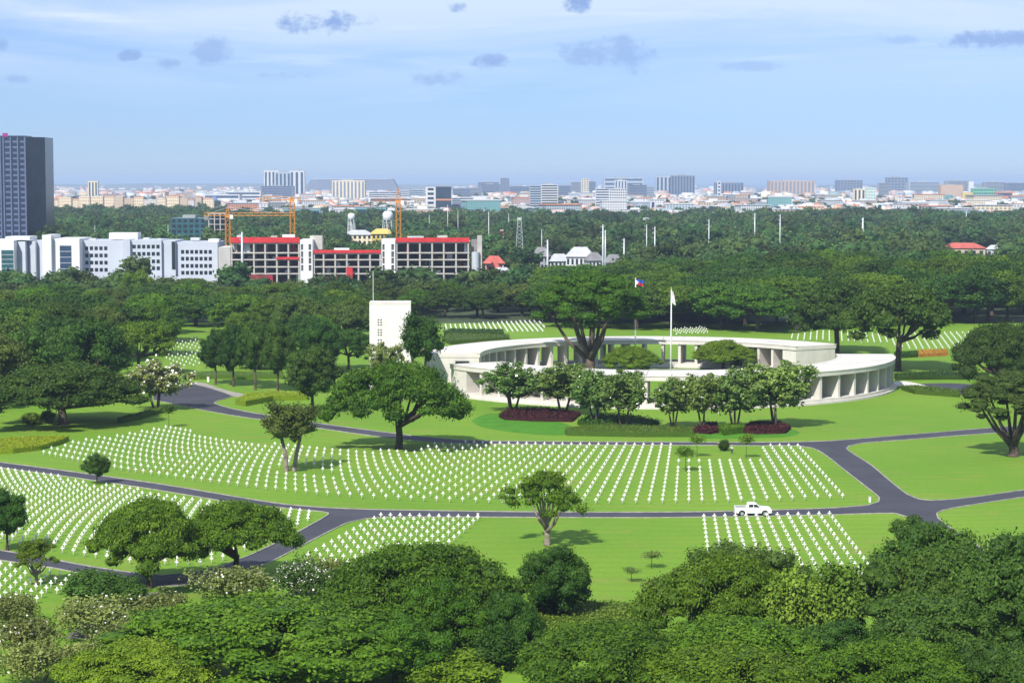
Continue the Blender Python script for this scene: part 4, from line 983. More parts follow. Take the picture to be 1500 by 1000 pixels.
# ---------------------------------------------------------------- two gardeners at the upper road
def person(px, py, label, shirt, trousers, pose, rz):
    X, D = G(px, py); o = empty('person', (X, D, 0), rz); tag(o, label, 'person')
    j = {'pel': (0, 0, .93), 'bel': (0, 0, 1.08), 'chest': (0, -.03, 1.30), 'neck': (0, -.04, 1.47), 'head': (0, -.07, 1.56), 'crown': (0, -.07, 1.68)}
    lean = pose
    for k in ('bel', 'chest', 'neck', 'head', 'crown'):
        x, y, z = j[k]; t = z - .93; j[k] = (x, y - math.sin(lean) * t, .93 + math.cos(lean) * t)
    cx, cy, cz = j['chest']
    for s, n in ((-1, 'l'), (1, 'r')):
        j['hip' + n] = (s * .10, 0, .88); j['kn' + n] = (s * .12, -.06 * (1 + s * .5), .49); j['an' + n] = (s * .13, .03 - .05 * s, .09); j['to' + n] = (s * .15, -.14 - .05 * s, .03)
        j['sh' + n] = (s * .19, cy - .01, cz + .10); j['el' + n] = (s * .27, cy - .08, cz - .17); j['wr' + n] = (s * .22, cy - .30, cz - .33); j['ha' + n] = (s * .20, cy - .39, cz - .40)
    rad = {'pel': .15, 'bel': .135, 'chest': .155, 'neck': .055, 'head': .085, 'crown': .09}
    for n in 'lr': rad.update({'hip' + n: .10, 'kn' + n: .065, 'an' + n: .045, 'to' + n: .04, 'sh' + n: .07, 'el' + n: .045, 'wr' + n: .034, 'ha' + n: .038})
    def skin(name, ed, m, scale=1.0, root=None):
        ks = list(dict.fromkeys([a for e in ed for a in e])); me = bpy.data.meshes.new(name)
        me.from_pydata([j[k] for k in ks], [(ks.index(a), ks.index(b)) for a, b in ed], []); me.materials.append(m)
        ob = inst(name, me, o); sk = ob.modifiers.new('skin', 'SKIN'); sk.use_smooth_shade = True; me.update()
        lay = me.skin_vertices[0].data if me.skin_vertices else None
        if lay is None:
            bpy.context.view_layer.objects.active = ob; lay = me.skin_vertices[0].data
        for i, k in enumerate(ks): q = rad[k] * scale; lay[i].radius = (q, q); lay[i].use_root = (k == (root or 'pel'))
        ss = ob.modifiers.new('sub', 'SUBSURF'); ss.levels = 1; ss.render_levels = 2
        return ob
    E = [('pel', 'bel'), ('bel', 'chest'), ('chest', 'neck'), ('neck', 'head'), ('head', 'crown')]
    for n in 'lr': E += [('pel', 'hip' + n), ('hip' + n, 'kn' + n), ('kn' + n, 'an' + n), ('an' + n, 'to' + n), ('chest', 'sh' + n), ('sh' + n, 'el' + n), ('el' + n, 'wr' + n), ('wr' + n, 'ha' + n)]
    skin('body', E, mat('skin', (.30, .17, .11), .6, .05, 3))
    skin('shirt', [('pel', 'bel'), ('bel', 'chest')] + [e for n in 'lr' for e in (('chest', 'sh' + n), ('sh' + n, 'el' + n))], shirt, 1.22)
    skin('trousers', [e for n in 'lr' for e in (('pel', 'hip' + n), ('hip' + n, 'kn' + n), ('kn' + n, 'an' + n))], trousers, 1.25)
    hx, hy, hz = j['crown']
    MB().tube([(hx, hy, hz - .03), (hx, hy, hz - .01), (hx, hy, hz + .05), (hx, hy, hz + .10)], [.24, .22, .12, .03], 12).build('hat', mat('straw_hat', (.42, .36, .24), .9, .1, 5), o, smooth=True)
    return o
person(1072, 665, 'standing person in pale shirt and dark trousers by the upper road', mat('pale_shirt', (.62, .64, .66), .8, .1, 3), mat('dark_trousers', (.04, .05, .07), .8, .1, 3), .12, .5)
person(1056, 660, 'stooping person in orange vest beside a dark shrub, upper road', mat('orange_vest', (.55, .16, .03), .8, .1, 3), mat('navy_trousers', (.03, .035, .06), .8, .1, 3), .65, -1.0)
tp('bush', 1050, 1071, 645, 660, 'dark shrub beside the stooping person at the upper road', cat='bush', name='bush', leaf=L_DEEP)
# ---------------------------------------------------------------- buildings
def wall_grid(w, h, holes, depth, z0=0.0):
    """wall front (local x 0..w, z z0..h, facing -y at y=0) with real openings of the given depth; holes (x0,x1,za,zb)"""
    xs = sorted(set([0, w] + [x for q in holes for x in q[:2]])); zs = sorted(set([z0, h] + [z for q in holes for z in q[2:]])); mb = MB()
    for i in range(len(xs) - 1):
        for k in range(len(zs) - 1):
            cx, cz = (xs[i] + xs[i + 1]) / 2, (zs[k] + zs[k + 1]) / 2
            if any(a < cx < b and c < cz < d for a, b, c, d in holes): continue
            mb.add([(xs[i], 0, zs[k]), (xs[i + 1], 0, zs[k]), (xs[i + 1], 0, zs[k + 1]), (xs[i], 0, zs[k + 1])], [(0, 1, 2, 3)])
    for a, b, c, d in holes:
        mb.add([(a, 0, c), (b, 0, c), (b, 0, d), (a, 0, d), (a, depth, c), (b, depth, c), (b, depth, d), (a, depth, d)], [(0, 4, 5, 1), (1, 5, 6, 2), (2, 6, 7, 3), (3, 7, 4, 0)])
    return mb
# --- white office complex at left
OD = 1015.0
ow = empty('office_complex', (XD(160, OD), OD, 0)); tag(ow, 'long white office complex with square windows, left behind the wood', 'building')
ox = lambda px: XD(px, OD) - XD(160, OD); oz = lambda py: ZD(py, OD)
def office(px0, px1, ytop, yoff, cols, rows_, c0, c1, ys, wh):
    x0, w = ox(px0), ox(px1) - ox(px0); holes = []
    for r_ in range(rows_):
        for c in range(cols):
            a = ox(c0) - x0 + (ox(c1) - ox(c0)) * c / cols; b = a + (ox(c1) - ox(c0)) / cols * .70; zt = oz(ys[r_]); holes.append((a, b, zt - wh, zt))
    g = wall_grid(w, oz(ytop), holes, .45, -.2)
    g.add([(0, 0, oz(ytop)), (w, 0, oz(ytop)), (w, 26, oz(ytop)), (0, 26, oz(ytop)), (0, 26, -.2), (w, 26, -.2), (0, 0, -.2), (w, 0, -.2)], [(0, 1, 2, 3), (1, 7, 5, 2), (0, 3, 4, 6), (3, 2, 5, 4)])
    wo_ = g.build('wing', OFFWHITE, ow, (x0, yoff, 0))
    if holes:
        pm = MB().box(0, holes[0][1] - holes[0][0], 0, .1, 0, wh).mesh('window', GLASS)
        for a, b, c, d in holes: inst('window', pm, wo_, (a, .40, c))
    return wo_
office(122, 162, 352, 0, 5, 4, 125, 160, (361, 371.5, 382, 392.5), 1.9)
office(195.5, 240, 351, -6, 6, 4, 198, 239.5, (358, 368.5, 379.5, 389.5), 1.9)
office(259.5, 320, 354.5, -2, 7, 4, 266.5, 313.5, (366, 376, 386.5, 396.5), 1.9)
def ob_(name, a, b, t, y0, y1, m=OFFWHITE, zb=None): return MB().box(ox(a), ox(b), y0, y1, -.2 if zb is None else zb, oz(t)).build(name, m, ow)
ob_('wing', -40, 31, 351, -14, 20, WHITE); MB().box(ox(13), ox(31) - .3, -14.25, -13.9, oz(411), oz(365)).build('curtain_wall', GLASST, ow)
for i in range(1, 7): MB().box(ox(13), ox(31) - .3, -14.32, -14.26, oz(365 + 6.6 * i) - .12, oz(365 + 6.6 * i) + .12).build('mullion', STEEL, ow)
ob_('roof_box', 15, 50, 346, -8, 8, WHITE, oz(351) + .02)
for k, (a, b) in enumerate(((31, 44), (44, 58), (58, 71))):
    mb = MB(); mb.prism([(ox(a), -4 - 3 * (k == 0)), (ox(b), -9 + k), (ox(b), 20), (ox(a), 20)], -.2, oz(353 - .3 * k)); mb.build('saw_tooth_bay', OFFWHITE, ow)
ob_('stair_tower', 70, 83, 343.5, -11, 10, WHITE); ob_('wing', 83.3, 122, 349, -8, 22, WHITE)
MB().box(ox(93.5), ox(110), -8.25, -7.9, oz(401), oz(359)).build('curtain_wall', GLASSB, ow)
for i in range(1, 5): MB().box(ox(93.5), ox(110), -8.32, -8.26, oz(359 + 8.4 * i) - .12, oz(359 + 8.4 * i) + .12).build('mullion', STEEL, ow)
ob_('wing', 162, 182, 352, -1.5, 24, OFFWHITE)
mb = MB(); mb.prism([(ox(182), -1.4), (ox(195.4), -8), (ox(195.4), 22), (ox(182), 22)], -.2, oz(350)); mb.build('angled_wall', OFFWHITE, ow)
ob_('roof_box', 157, 199, 341.5, 6, 16, WHITE, oz(351)); ob_('wing', 240.2, 259.3, 352, -4, 22, OFFWHITE)
MB().box(ox(254), ox(259), -4.2, -3.9, oz(394), oz(353.5)).build('slot_window', GLASS, ow)
ob_('roof_box', 304, 319, 350.5, 4, 12, WHITE, oz(354.5)); ob_('podium', 85, 325, 404, -12, -8.5, OFFWHITE)
for i, (a, b) in enumerate(((125, 135), (205, 214), (226, 231), (275, 288))): ob_('roof_plant', a, b, 350 - (i % 2), 10, 15, STEEL, oz(353) + .1)

# --- concrete building under construction
BD = 1000.0
bx = lambda px: XD(px, BD) - XD(515, BD); bz = lambda py: ZD(py, BD)
cb = empty('unfinished_building', (XD(515, BD), BD, 0)); tag(cb, 'long unfinished concrete building with red netting along its roof edge', 'building')
def frame(x0, x1, slabs, cols, ztop_band, dep=24):
    for k, y in enumerate(slabs):
        MB().box(bx(x0), bx(x1), 0, dep, bz(y) - .28, bz(y) + .28).build('floor_slab', CONC, cb)
    top = bz(slabs[0])
    cm = MB().box(-.38, .38, 0, .8, 0, 1).mesh('column', CONC)
    zl = [bz(y) for y in slabs] + [-.2]
    for c in cols:
        for i in range(len(zl) - 1):
            for yy in (.15, 8.0): inst('column', cm, cb, (bx(c), yy, zl[i + 1] + .281), 0, (1, 1, zl[i] - zl[i + 1] - .562))
    MB().box(bx(x0) + .2, bx(x1) - .2, 15, 15.4, -.2, top - .3).build('inner_wall', CONC_D, cb)  # darker concrete paints in the shade at the back of the open floors
    r = random.Random(int(x0))
    for i in range(26):                       # props, boards and stacked material on the open floors
        k = r.randrange(len(zl) - 1); X = bx(r.uniform(x0 + 2, x1 - 3)); hh = (zl[k] - zl[k + 1]) - .57
        ht = hh * r.choice((.35, .5, .97)); MB().box(X, X + r.uniform(.3, 3.2), 3 + r.random() * 4, 3.4 + r.random() * 4.5 + 1, zl[k + 1] + .285, zl[k + 1] + .285 + ht).build('site_board', r.choice((CONC_D, CONC, REDD, mat('formwork_ply', (.32, .22, .12), .8, .2, .5), STEEL)), cb)
    MB().box(bx(x0) + .1, bx(x1) - .1, -.5, -.15, bz(slabs[0]) + .3, bz(ztop_band)).build('safety_net', REDP, cb)
frame(338, 440, (356.5, 370.5, 380.5, 391, 401), (339.5, 355, 372, 388.5, 405.5, 422.5, 438), 347.5)
frame(458.5, 559, (371.5, 380.5, 391, 401), (460, 474, 491, 508, 525, 542, 557), 366)
frame(579.5, 688, (355.5, 370.5, 380.5, 391, 401), (581, 597.5, 615, 633, 650, 668, 686), 348)
MB().box(bx(405), bx(438), -.5, -.2, bz(380), bz(376.3)).build('safety_net', REDP, cb)
MB().box(bx(336), bx(400), -1.6, -1.3, bz(416), bz(402.5)).build('hoarding', REDD, cb); MB().box(bx(470), bx(512), -1.6, -1.3, bz(410), bz(405)).build('hoarding', REDD, cb)
MB().box(bx(508), bx(517), -2.4, -1.7, bz(411), bz(391)).build('hoist_shaft', REDP, cb); MB().box(bx(480), bx(512), -5, -2, bz(419), bz(411)).build('site_tarpaulin', BLUEP, cb)
for a, b, t in ((440.2, 458.3, 351), (559.2, 579.3, 350.5)):
    w_ = bx(b) - bx(a); hl = []
    for y in (361, 371.5, 381, 391.5): hl += [(.45, 1.5, bz(y) - 1.7, bz(y) + 1.1), (w_ - 1.9, w_ - .6, bz(y) - 1.7, bz(y) + 1.1)]
    g = wall_grid(w_, bz(t), hl, .6, -.2); g.add([(0, 0, bz(t)), (w_, 0, bz(t)), (w_, 20, bz(t)), (0, 20, bz(t)), (0, 20, -.2), (w_, 20, -.2), (0, 0, -.2), (w_, 0, -.2)], [(0, 1, 2, 3), (1, 7, 5, 2), (0, 3, 4, 6), (3, 2, 5, 4)])
    so_ = g.build('stair_tower', WHITE, cb, (bx(a), -.9, 0))
    for q in hl: MB().box(q[0], q[1], .5, .58, q[2], q[3]).build('slot', mat('painted_opening_shade', (.1, .095, .09), .9), so_)  # dark backing slab paints the shade inside each slot
mb = MB(); mb.prism([(bx(321.5), -3), (bx(337.8), -.2), (bx(337.8), 20), (bx(321.5), 20)], -.2, bz(362)); mb.build('end_wall', mat('new_render', (.58, .56, .53), .8, .1, .15, stain=.3), cb)
MB().box(bx(690), bx(706), 4, 18, -.2, bz(352)).build('service_core', CONC_D, cb); MB().box(bx(699), bx(706), 1, 4, -.2, bz(345)).build('service_core', CONC, cb)
MB().tube([(bx(696.5), 0, -.2), (bx(696.5), 0, bz(369))], 1.9, 14).build('silo', STEEL, cb, smooth=False)
MB().box(bx(452), bx(470), 8, 14, bz(366), bz(346)).build('roof_frame', CONC, cb)
for i, (a, b) in enumerate(((345, 352), (395, 404), (412, 430), (596, 620), (640, 655), (488, 510))): MB().box(bx(a), bx(b), 6, 9, bz(356 if i != 5 else 371), bz((345, 346, 344, 346.5, 345.5, 364)[i])).build('site_store', (STEEL, CONC, WHITE)[i % 3], cb)

# --- dark glass tower at the left edge
TD2 = 1330.0; tx = lambda px: XD(px, TD2); tz = lambda py: ZD(py, TD2)
dt = empty('glass_tower', (tx(0), TD2, 0)); tag(dt, 'dark blue glass office tower cut by the left edge', 'building')
w0 = tx(-40) - tx(0); w1 = tx(40) - tx(0); w2_ = tx(61) - tx(0)
MB().prism([(w0, 0), (w1, 0), (w2_, 16), (w2_, 40), (w0, 40)], -.2, tz(200.5)).build('glass_body', mat('navy_glass', (.018, .028, .060), .18, .25, .12, .6), dt)
for px in (-30, -19, -8, 3, 7.5, 18, 28.5, 39): MB().box(tx(px) - tx(0), tx(px) - tx(0) + .9, -.6, -.005, 0, tz(201)).build('rib', mat('blue_grey_fin', (.10, .13, .22), .5, .1, .2), dt)
nf = 22
for i in range(1, nf):
    z = tz(201) * i / nf
    for (a, b) in ((-30, -19), (-19, -8), (-8, 3), (8.5, 18), (19.8, 28.5), (30.5, 39)): MB().box(tx(a) - tx(0) + 1.0, tx(b) - tx(0) - .05, -.2, -.006, z, z + 1.3).build('floor_band', MATS['blue_grey_fin'], dt)
MB().box(tx(-30) - tx(0), tx(38) - tx(0), 6, 24, tz(200.4), tz(198.5)).build('roof_plant', GLASSB, dt)
MB().box(tx(7) - tx(0), tx(14.5) - tx(0), 1, 1.6, tz(203), tz(195)).build('roof_sign', mat('magenta_sign', (.30, .03, .18), .5), dt)

# --- general blocks
PAL = {'white': (.56, .57, .59), 'cream': (.68, .59, .42), 'grey': (.30, .31, .33), 'beige': (.48, .40, .30), 'pink': (.50, .34, .30), 'blue': (.10, .24, .55), 'slate': (.17, .20, .27), 'teal': (.16, .36, .36), 'green': (.14, .42, .26), 'tan': (.46, .33, .24), 'yellow': (.55, .42, .12), 'orange': (.50, .22, .12), 'steel': (.36, .42, .48)}
WM = {k: mat('wall_' + k, v, .75, .06, .02, .25, stain=.1) for k, v in PAL.items()}
def far_wall(k):
    """wall with window rows too small to tell apart, laid out by height and width in metres"""
    n = 'far_wall_' + k
    if n in MATS: return MATS[n]
    m = bpy.data.materials.new(n); m.use_nodes = True; t = NT(m.node_tree.nodes, m.node_tree.links); b = m.node_tree.nodes['Principled BSDF']; b.inputs['Roughness'].default_value = .75
    g = t.n.new('ShaderNodeNewGeometry'); s = t.n.new('ShaderNodeSeparateXYZ'); t.l.new(g.outputs['Position'], s.inputs[0]); nn = t.n.new('ShaderNodeSeparateXYZ'); t.l.new(g.outputs['Normal'], nn.inputs[0])
    fz = t.m('FRACT', t.m('DIVIDE', s.outputs[2], 3.4)); fx = t.m('FRACT', t.m('DIVIDE', t.m('ADD', s.outputs[0], s.outputs[1]), 4.3))
    win = t.m('MULTIPLY', t.m('MULTIPLY', t.m('GREATER_THAN', fz, .42), t.m('GREATER_THAN', fx, .42)), t.m('LESS_THAN', t.m('ABSOLUTE', nn.outputs[2]), .3))
    oi = t.n.new('ShaderNodeObjectInfo'); h = t.n.new('ShaderNodeHueSaturation'); t.l.new(t.ramp(oi.outputs['Random'], 0, 1, .8, 1.15), h.inputs['Value'])
    h.inputs['Color'].default_value = (*PAL[k], 1)
    t.l.new(t.mix(t.m('MULTIPLY', win, .8), h.outputs[0], (.05, .06, .08)), b.inputs['Base Color'])
    MATS[n] = m; return m
def block(x0, x1, ytop, d, wall, label, style='bands', n=None, dep=None, name='city_building', glass=GLASSB, roof=None, off=0.0, cat='building', group=None, vn=None, crown=True):
    """building seen between x0 and x1, its top at ytop, standing d metres away"""
    w = (x1 - x0) / F * d; h = ZD(ytop, d); dep = dep or max(12, w * .6)
    o = empty(name, (XD((x0 + x1) / 2, d), d, 0), off); tag(o, label, cat, group)
    wm = WM[wall] if isinstance(wall, str) else wall
    if style == 'far': wm = far_wall(wall)
    MB().box(-w / 2, w / 2, 0, dep, -.2, h).build('wall', wm, o)
    n = n or max(2, int(h / 4.2)); e = .35
    if style == 'bands':
        bm_ = MB().box(-w / 2 + w * .03, w / 2 - w * .03, -e, -.01, 0, h / n * .48).mesh('window_band', glass)
        bs = MB().box(-.01, e, dep * .05, dep * .95, 0, h / n * .48).mesh('window_band', glass)
        for i in range(n): inst('window_band', bm_, o, (0, 0, h / n * (i + .3))); inst('window_band', bs, o, (w / 2, 0, h / n * (i + .3)))
    elif style == 'stripes':
        k = vn or 6; bm_ = MB().box(0, w / k * .5, -e, -.01, 1, h * .95).mesh('window_strip', glass)
        for i in range(k): inst('window_strip', bm_, o, (-w / 2 + w / k * (i + .25), 0, 0))
    elif style == 'grid':
        k = vn or 8; bm_ = MB().box(0, w / k * .6, -e, -.01, 0, h / n * .5).mesh('window', glass)
        for i in range(k):
            for q in range(n): inst('window', bm_, o, (-w / 2 + w / k * (i + .2), 0, h / n * (q + .28)))
    if crown: MB().box(-w * .22, w * .15, dep * .3, dep * .7, h + .01, h * 1.0 + max(2.0, h * .06)).build('roof_plant', WM['grey'], o)
    if roof: MB().box(-w / 2 - .5, w / 2 + .5, -.5, dep + .5, h + .01, h + 1.2).build('roof', roof, o)
    return o
block(251, 302, 319.5, 1420, GLASST, 'teal glass block behind the white offices', 'grid', 7, 30, 'office_block', GLASS, vn=6)
fr_ = empty('concrete_frame', (XD(319, 1400), 1400, 0)); tag(fr_, 'grey concrete building frame just left of the first crane', 'building')
for i in range(8): MB().box(-6.2, 6.2, 0, 16, 3.6 * i + 3.2, 3.6 * i + 3.6).build('floor_slab', CONC, fr_)
for x in (-5.8, -1.9, 2, 5.8): MB().box(x - .3, x + .3, .1, .7, 0, 28.7).build('column', CONC, fr_)
MB().box(-6, 6, 9, 9.4, 0, 28.5).build('inner_wall', GLASST, fr_)
# slender and distant blocks, left to right
B = block
B(131, 145, 265.5, 5200, 'cream', 'slim cream tower rising alone at the left skyline', 'stripes', vn=3, name='tower_block')
B(388, 410, 250, 6200, 'white', 'leftmost pale tower of the tall cluster at left skyline', 'stripes', vn=4, name='tower_block')
B(404, 427, 252.5, 6100, 'steel', 'blue grey middle tower of the tall cluster at left skyline', 'stripes', vn=4, name='tower_block')
B(425, 447, 250.5, 6250, 'white', 'rightmost pale tower of the tall cluster at left skyline', 'stripes', vn=3, name='tower_block')
B(383, 430, 272.5, 5800, 'slate', 'dark blue block at the foot of the tall tower cluster', 'bands', 6)
B(381, 400, 287, 4300, 'beige', 'small beige square block before the tall cluster', 'grid', 6, vn=4)
B(487, 535, 264.5, 5400, 'cream', 'vertically striped cream block before the long dark hall', 'stripes', vn=9, name='tower_block', glass=WM['slate'])
# long dark hall with sloping ends
hd = 7600; hh = empty('long_hall', (XD(516, hd), hd, 0)); tag(hh, 'long dark blue hall with sloping ends on the left skyline', 'building')
m_ = MB(); P_ = [(XD(px, hd) - XD(516, hd), ZD(py, hd)) for px, py in ((447, 284), (456, 263), (576, 262.5), (583, 276), (583, 284))]; n_ = len(P_)
m_.add([(x, 0, max(z, -.2)) for x, z in P_] + [(x, 90, max(z, -.2)) for x, z in P_], [(i, (i + 1) % n_, n_ + (i + 1) % n_, n_ + i) for i in range(n_)], [tuple(range(n_)), tuple(reversed(range(n_, 2 * n_)))]); m_.build('hall_body', WM['slate'], hh)
m_ = MB().box(XD(457, hd) - XD(516, hd), XD(575, hd) - XD(516, hd), 10, 80, ZD(262.5, hd) + .05, ZD(262.5, hd) + 2); m_.build('roof', WM['steel'], hh)
B(624, 638.5, 274, 3150, 'white', 'white framed slab attached left of the dark glass office', 'grid', 6, vn=1, glass=GLASS, crown=False, name='office_block')
B(638.7, 661, 273.5, 3140, GLASSB, 'dark blue glass office with an orange belt, centre left', 'bands', 14, name='office_block', glass=GLASS)
MB().box(-12, 12, -.6, -.36, 21, 23.5).build('belt', WM['orange'], [o for o in bpy.data.objects if o.get('label', '').startswith('dark blue glass office with')][0])
B(661.5, 706, 290, 3180, 'steel', 'wide pale glass office with fine bands, right of the dark one', 'bands', 9, name='office_block')
B(612, 637, 303, 3050, 'beige', 'beige blocky building with curved left side, below the white slab', 'bands', 3)
B(727, 745, 303, 3100, 'cream', 'small cream house-like block right of the wide pale office', 'grid', 2, vn=3, roof=WM['orange'])
B(752, 784, 303, 3120, 'white', 'white hall with a small dark window below the rounded office', 'grid', 2, vn=2)
B(776, 793, 272, 3150, 'steel', 'pale left half of the twin banded office, centre', 'bands', 12, name='office_block', crown=False)
B(792.5, 817, 270.5, 3145, 'white', 'white office with strong dark bands, centre', 'bands', 12, name='office_block', glass=GLASS)
B(872, 892, 276, 3130, 'white', 'left part of the white banded office, right of centre', 'bands', 10, name='office_block', glass=GLASSB, crown=False)
B(892.3, 918, 276.5, 3120, 'white', 'right gridded part of the white banded office', 'grid', 10, vn=8, name='office_block', glass=GLASS)
B(866, 928, 305, 3080, 'white', 'low white podium under the white banded office', 'bands', 2)
B(930, 945, 300, 3120, 'steel', 'small pale blue block right of the white podium', 'grid', 3, vn=4)
B(952, 960, 295, 3110, 'white', 'narrow white block with a slot, right of the pale blue one', 'stripes', vn=1)
B(960.3, 981, 303, 3120, 'grey', 'plain grey block right of the narrow white one', 'plain', crown=False)
B(960, 983, 258.5, 6600, 'steel', 'pale tower left of the dark wide tower, right of centre', 'stripes', vn=4, name='tower_block')
B(982.5, 1017, 257, 6500, 'slate', 'wide dark grey tower on the skyline, right of centre', 'stripes', vn=8, name='tower_block')
B(1047, 1088, 267.5, 6300, 'slate', 'grey blue block with framed top on the right skyline', 'stripes', vn=9)
B(1050, 1055, 266, 5600, 'white', 'thin white tower before the grey blue framed block', 'grid', 5, vn=1)
B(1127, 1192, 265, 6400, 'tan', 'wide brown grey hotel block on the right skyline', 'stripes', vn=12, glass=WM['slate'])
B(1225, 1262, 264, 7200, 'slate', 'dark unfinished block with cranes on the right skyline', 'grid', 6, vn=8)
B(1249, 1266, 277, 4300, 'cream', 'cream slab, left of the pair below the dark unfinished block', 'stripes', vn=3, name='tower_block')
B(1266.5, 1281, 275, 4290, 'white', 'whitish slab, right of the pair below the dark unfinished block', 'grid', 6, vn=4, name='tower_block', glass=WM['green'])
B(1298, 1328, 260, 7800, 'slate', 'dark blue block with red sign patch on far right skyline', 'grid', 6, vn=6)
B(1376, 1409, 271, 5400, 'tan', 'plain tan box building on the right', 'plain')
B(1417, 1424, 266, 5300, 'white', 'thin white tower left of the green building', 'plain')
B(1424, 1457, 276, 5000, 'green', 'green glass building near the right edge', 'grid', 4, vn=9)
B(1408, 1423, 282, 4700, 'yellow', 'low yellow block left of the green building', 'plain', crown=False)
B(1458, 1481, 281, 4800, 'orange', 'low red-orange roofed block right of the green building', 'bands', 2)
B(733, 746, 261, 7000, 'slate', 'unfinished tower with crane on the centre skyline', 'grid', 8, vn=4, name='tower_block')
B(851, 862, 262, 6800, 'cream', 'slim cream tower with ragged top, centre skyline', 'grid', 8, vn=3, name='tower_block')
B(900, 918, 264, 6600, 'white', 'white tower group top behind the banded office', 'stripes', vn=4, name='tower_block')
B(884, 942, 260.5, 7600, 'steel', 'long flat-roofed pale block behind the white tower group', 'bands', 4)
for i, (a, b, t, d, c) in enumerate(((663, 690, 276, 6000, 'slate'), (688, 706, 275, 6100, 'grey'), (704, 733, 270, 6600, 'slate'), (746, 776, 273, 6300, 'slate'), (700, 731, 267, 7400, 'slate'), (818, 836, 272, 6000, 'slate'), (836, 851, 267, 7000, 'grey'), (862, 872, 266, 6900, 'slate'), (919, 947, 271, 5600, 'slate'), (944, 958, 274, 5900, 'steel'), (1285, 1300, 268, 6500, 'grey'), (1330, 1375, 267, 6600, 'steel'), (1385, 1418, 265, 7600, 'grey'), (1440, 1470, 267, 7600, 'grey'), (1472, 1500, 268, 7000, 'slate'), (598, 622, 278, 5200, 'steel'), (540, 586, 281, 4600, 'white'), (586, 600, 279, 4800, 'white'))):
    B(a, b, t, d, c, 'hazy %s block, %s from left among the far skyline blocks' % ({'slate': 'blue grey', 'steel': 'pale blue'}.get(c, c), ordn(i + 1)), 'bands', group='hazy skyline blocks')
# cream apartment rows at left
r = random.Random(5); x = 58; i = 0
while x < 300:
    w = r.uniform(9, 20); i += 1
    B(x, x + w - .6, r.uniform(286.5, 293), r.uniform(3350, 3600), r.choice(('cream', 'cream', 'beige', 'yellow' if r.random() < .3 else 'cream', 'white')), 'cream apartment block, %s from left in the long left row' % ordn(i), 'grid', 5, vn=max(3, int(w / 3)), group='cream apartment row', glass=WM['tan'], roof=WM['orange'] if r.random() < .4 else None); x += w
B(300, 352, 285, 4500, 'white', 'long white shopping hall right of the cream row', 'bands', 2); B(312, 318, 288, 4350, 'blue', 'narrow bright blue tower at the shopping hall', 'plain', crown=False)
B(318.3, 386, 297, 4300, 'blue', 'long low bright blue roofed hall', 'plain', crown=False, roof=WM['white'])
B(330, 383, 281, 4900, 'white', 'white hall with stepped roof behind the blue hall', 'bands', 3)
B(540, 640, 290, 4100, 'white', 'long white factory hall below the striped block', 'bands', 2)
# white canopy roofs and halls along the far edge of the wood
def hall(x0, x1, ytop, d, wall, roofm, label, cat='building', n=8):
    w = (x1 - x0) / F * d; h = ZD(ytop, d); o = empty('hall', (XD((x0 + x1) / 2, d), d, 0)); tag(o, label, cat)
    MB().box(-w / 2, w / 2, 0, 26, -.2, h * .55).build('wall', WM[wall], o)
    mb = MB(); pr = [(-w / 2 - 1 + (w + 2) * i / n, h * .56 + h * .44 * math.sin(math.pi * i / n)) for i in range(n + 1)]
    v = [(a, -1.5, z) for a, z in pr] + [(a, 27.5, z) for a, z in pr]; k = n + 1
    mb.add(v + [(a, b, c + .5) for a, b, c in v], [(i, i + 1, k + i + 1, k + i) for i in range(n)] + [(2 * k + i, 3 * k + i, 3 * k + i + 1, 2 * k + i + 1) for i in range(n)] + [(i, 2 * k + i, 2 * k + i + 1, i + 1) for i in range(n)])
    mb.build('roof', WM[roofm] if isinstance(roofm, str) else roofm, o)
    for i in range(4): MB().box(-w / 2 + w * (i + .2) / 4, -w / 2 + w * (i + .8) / 4, -.3, -.01, h * .1, h * .4).build('opening', GLASS, o)
hall(1022, 1058, 302, 3150, 'grey', 'white', 'white arched hall roof beyond the wood, right of centre')
hall(1083, 1140, 305, 3050, 'white', 'white', 'wide white tent roof beyond the wood, right')
hall(1185, 1236, 306, 3080, 'orange', 'white', 'long hall with orange wall and white roof, right')
hall(1232, 1290, 303, 3120, 'white', 'steel', 'white hall with grey roof edge, right')
hall(1292, 1352, 304, 3060, 'beige', 'white', 'long cream hall front at the wood edge, right')
hall(1366, 1394, 303, 3070, 'white', 'white', 'bright white gabled hall near the right')
hall(1435, 1466, 301, 3100, 'white', 'cream', 'cream arched hall near the right edge')
hall(708, 746, 297, 3700, 'white', 'white', 'white wavy roof behind the wide pale office')
hall(1080, 1102, 297, 3300, 'white', 'grey', 'white gridded block left above the tent roof')
B(415, 470, 306, 2350, 'teal', 'low teal hall at the wood edge left of the water towers', 'bands', 2, crown=False, roof=WM['grey'])
B(520, 566, 304, 2450, 'teal', 'low grey green hall between the two water towers', 'bands', 2, crown=False, roof=WM['grey'])
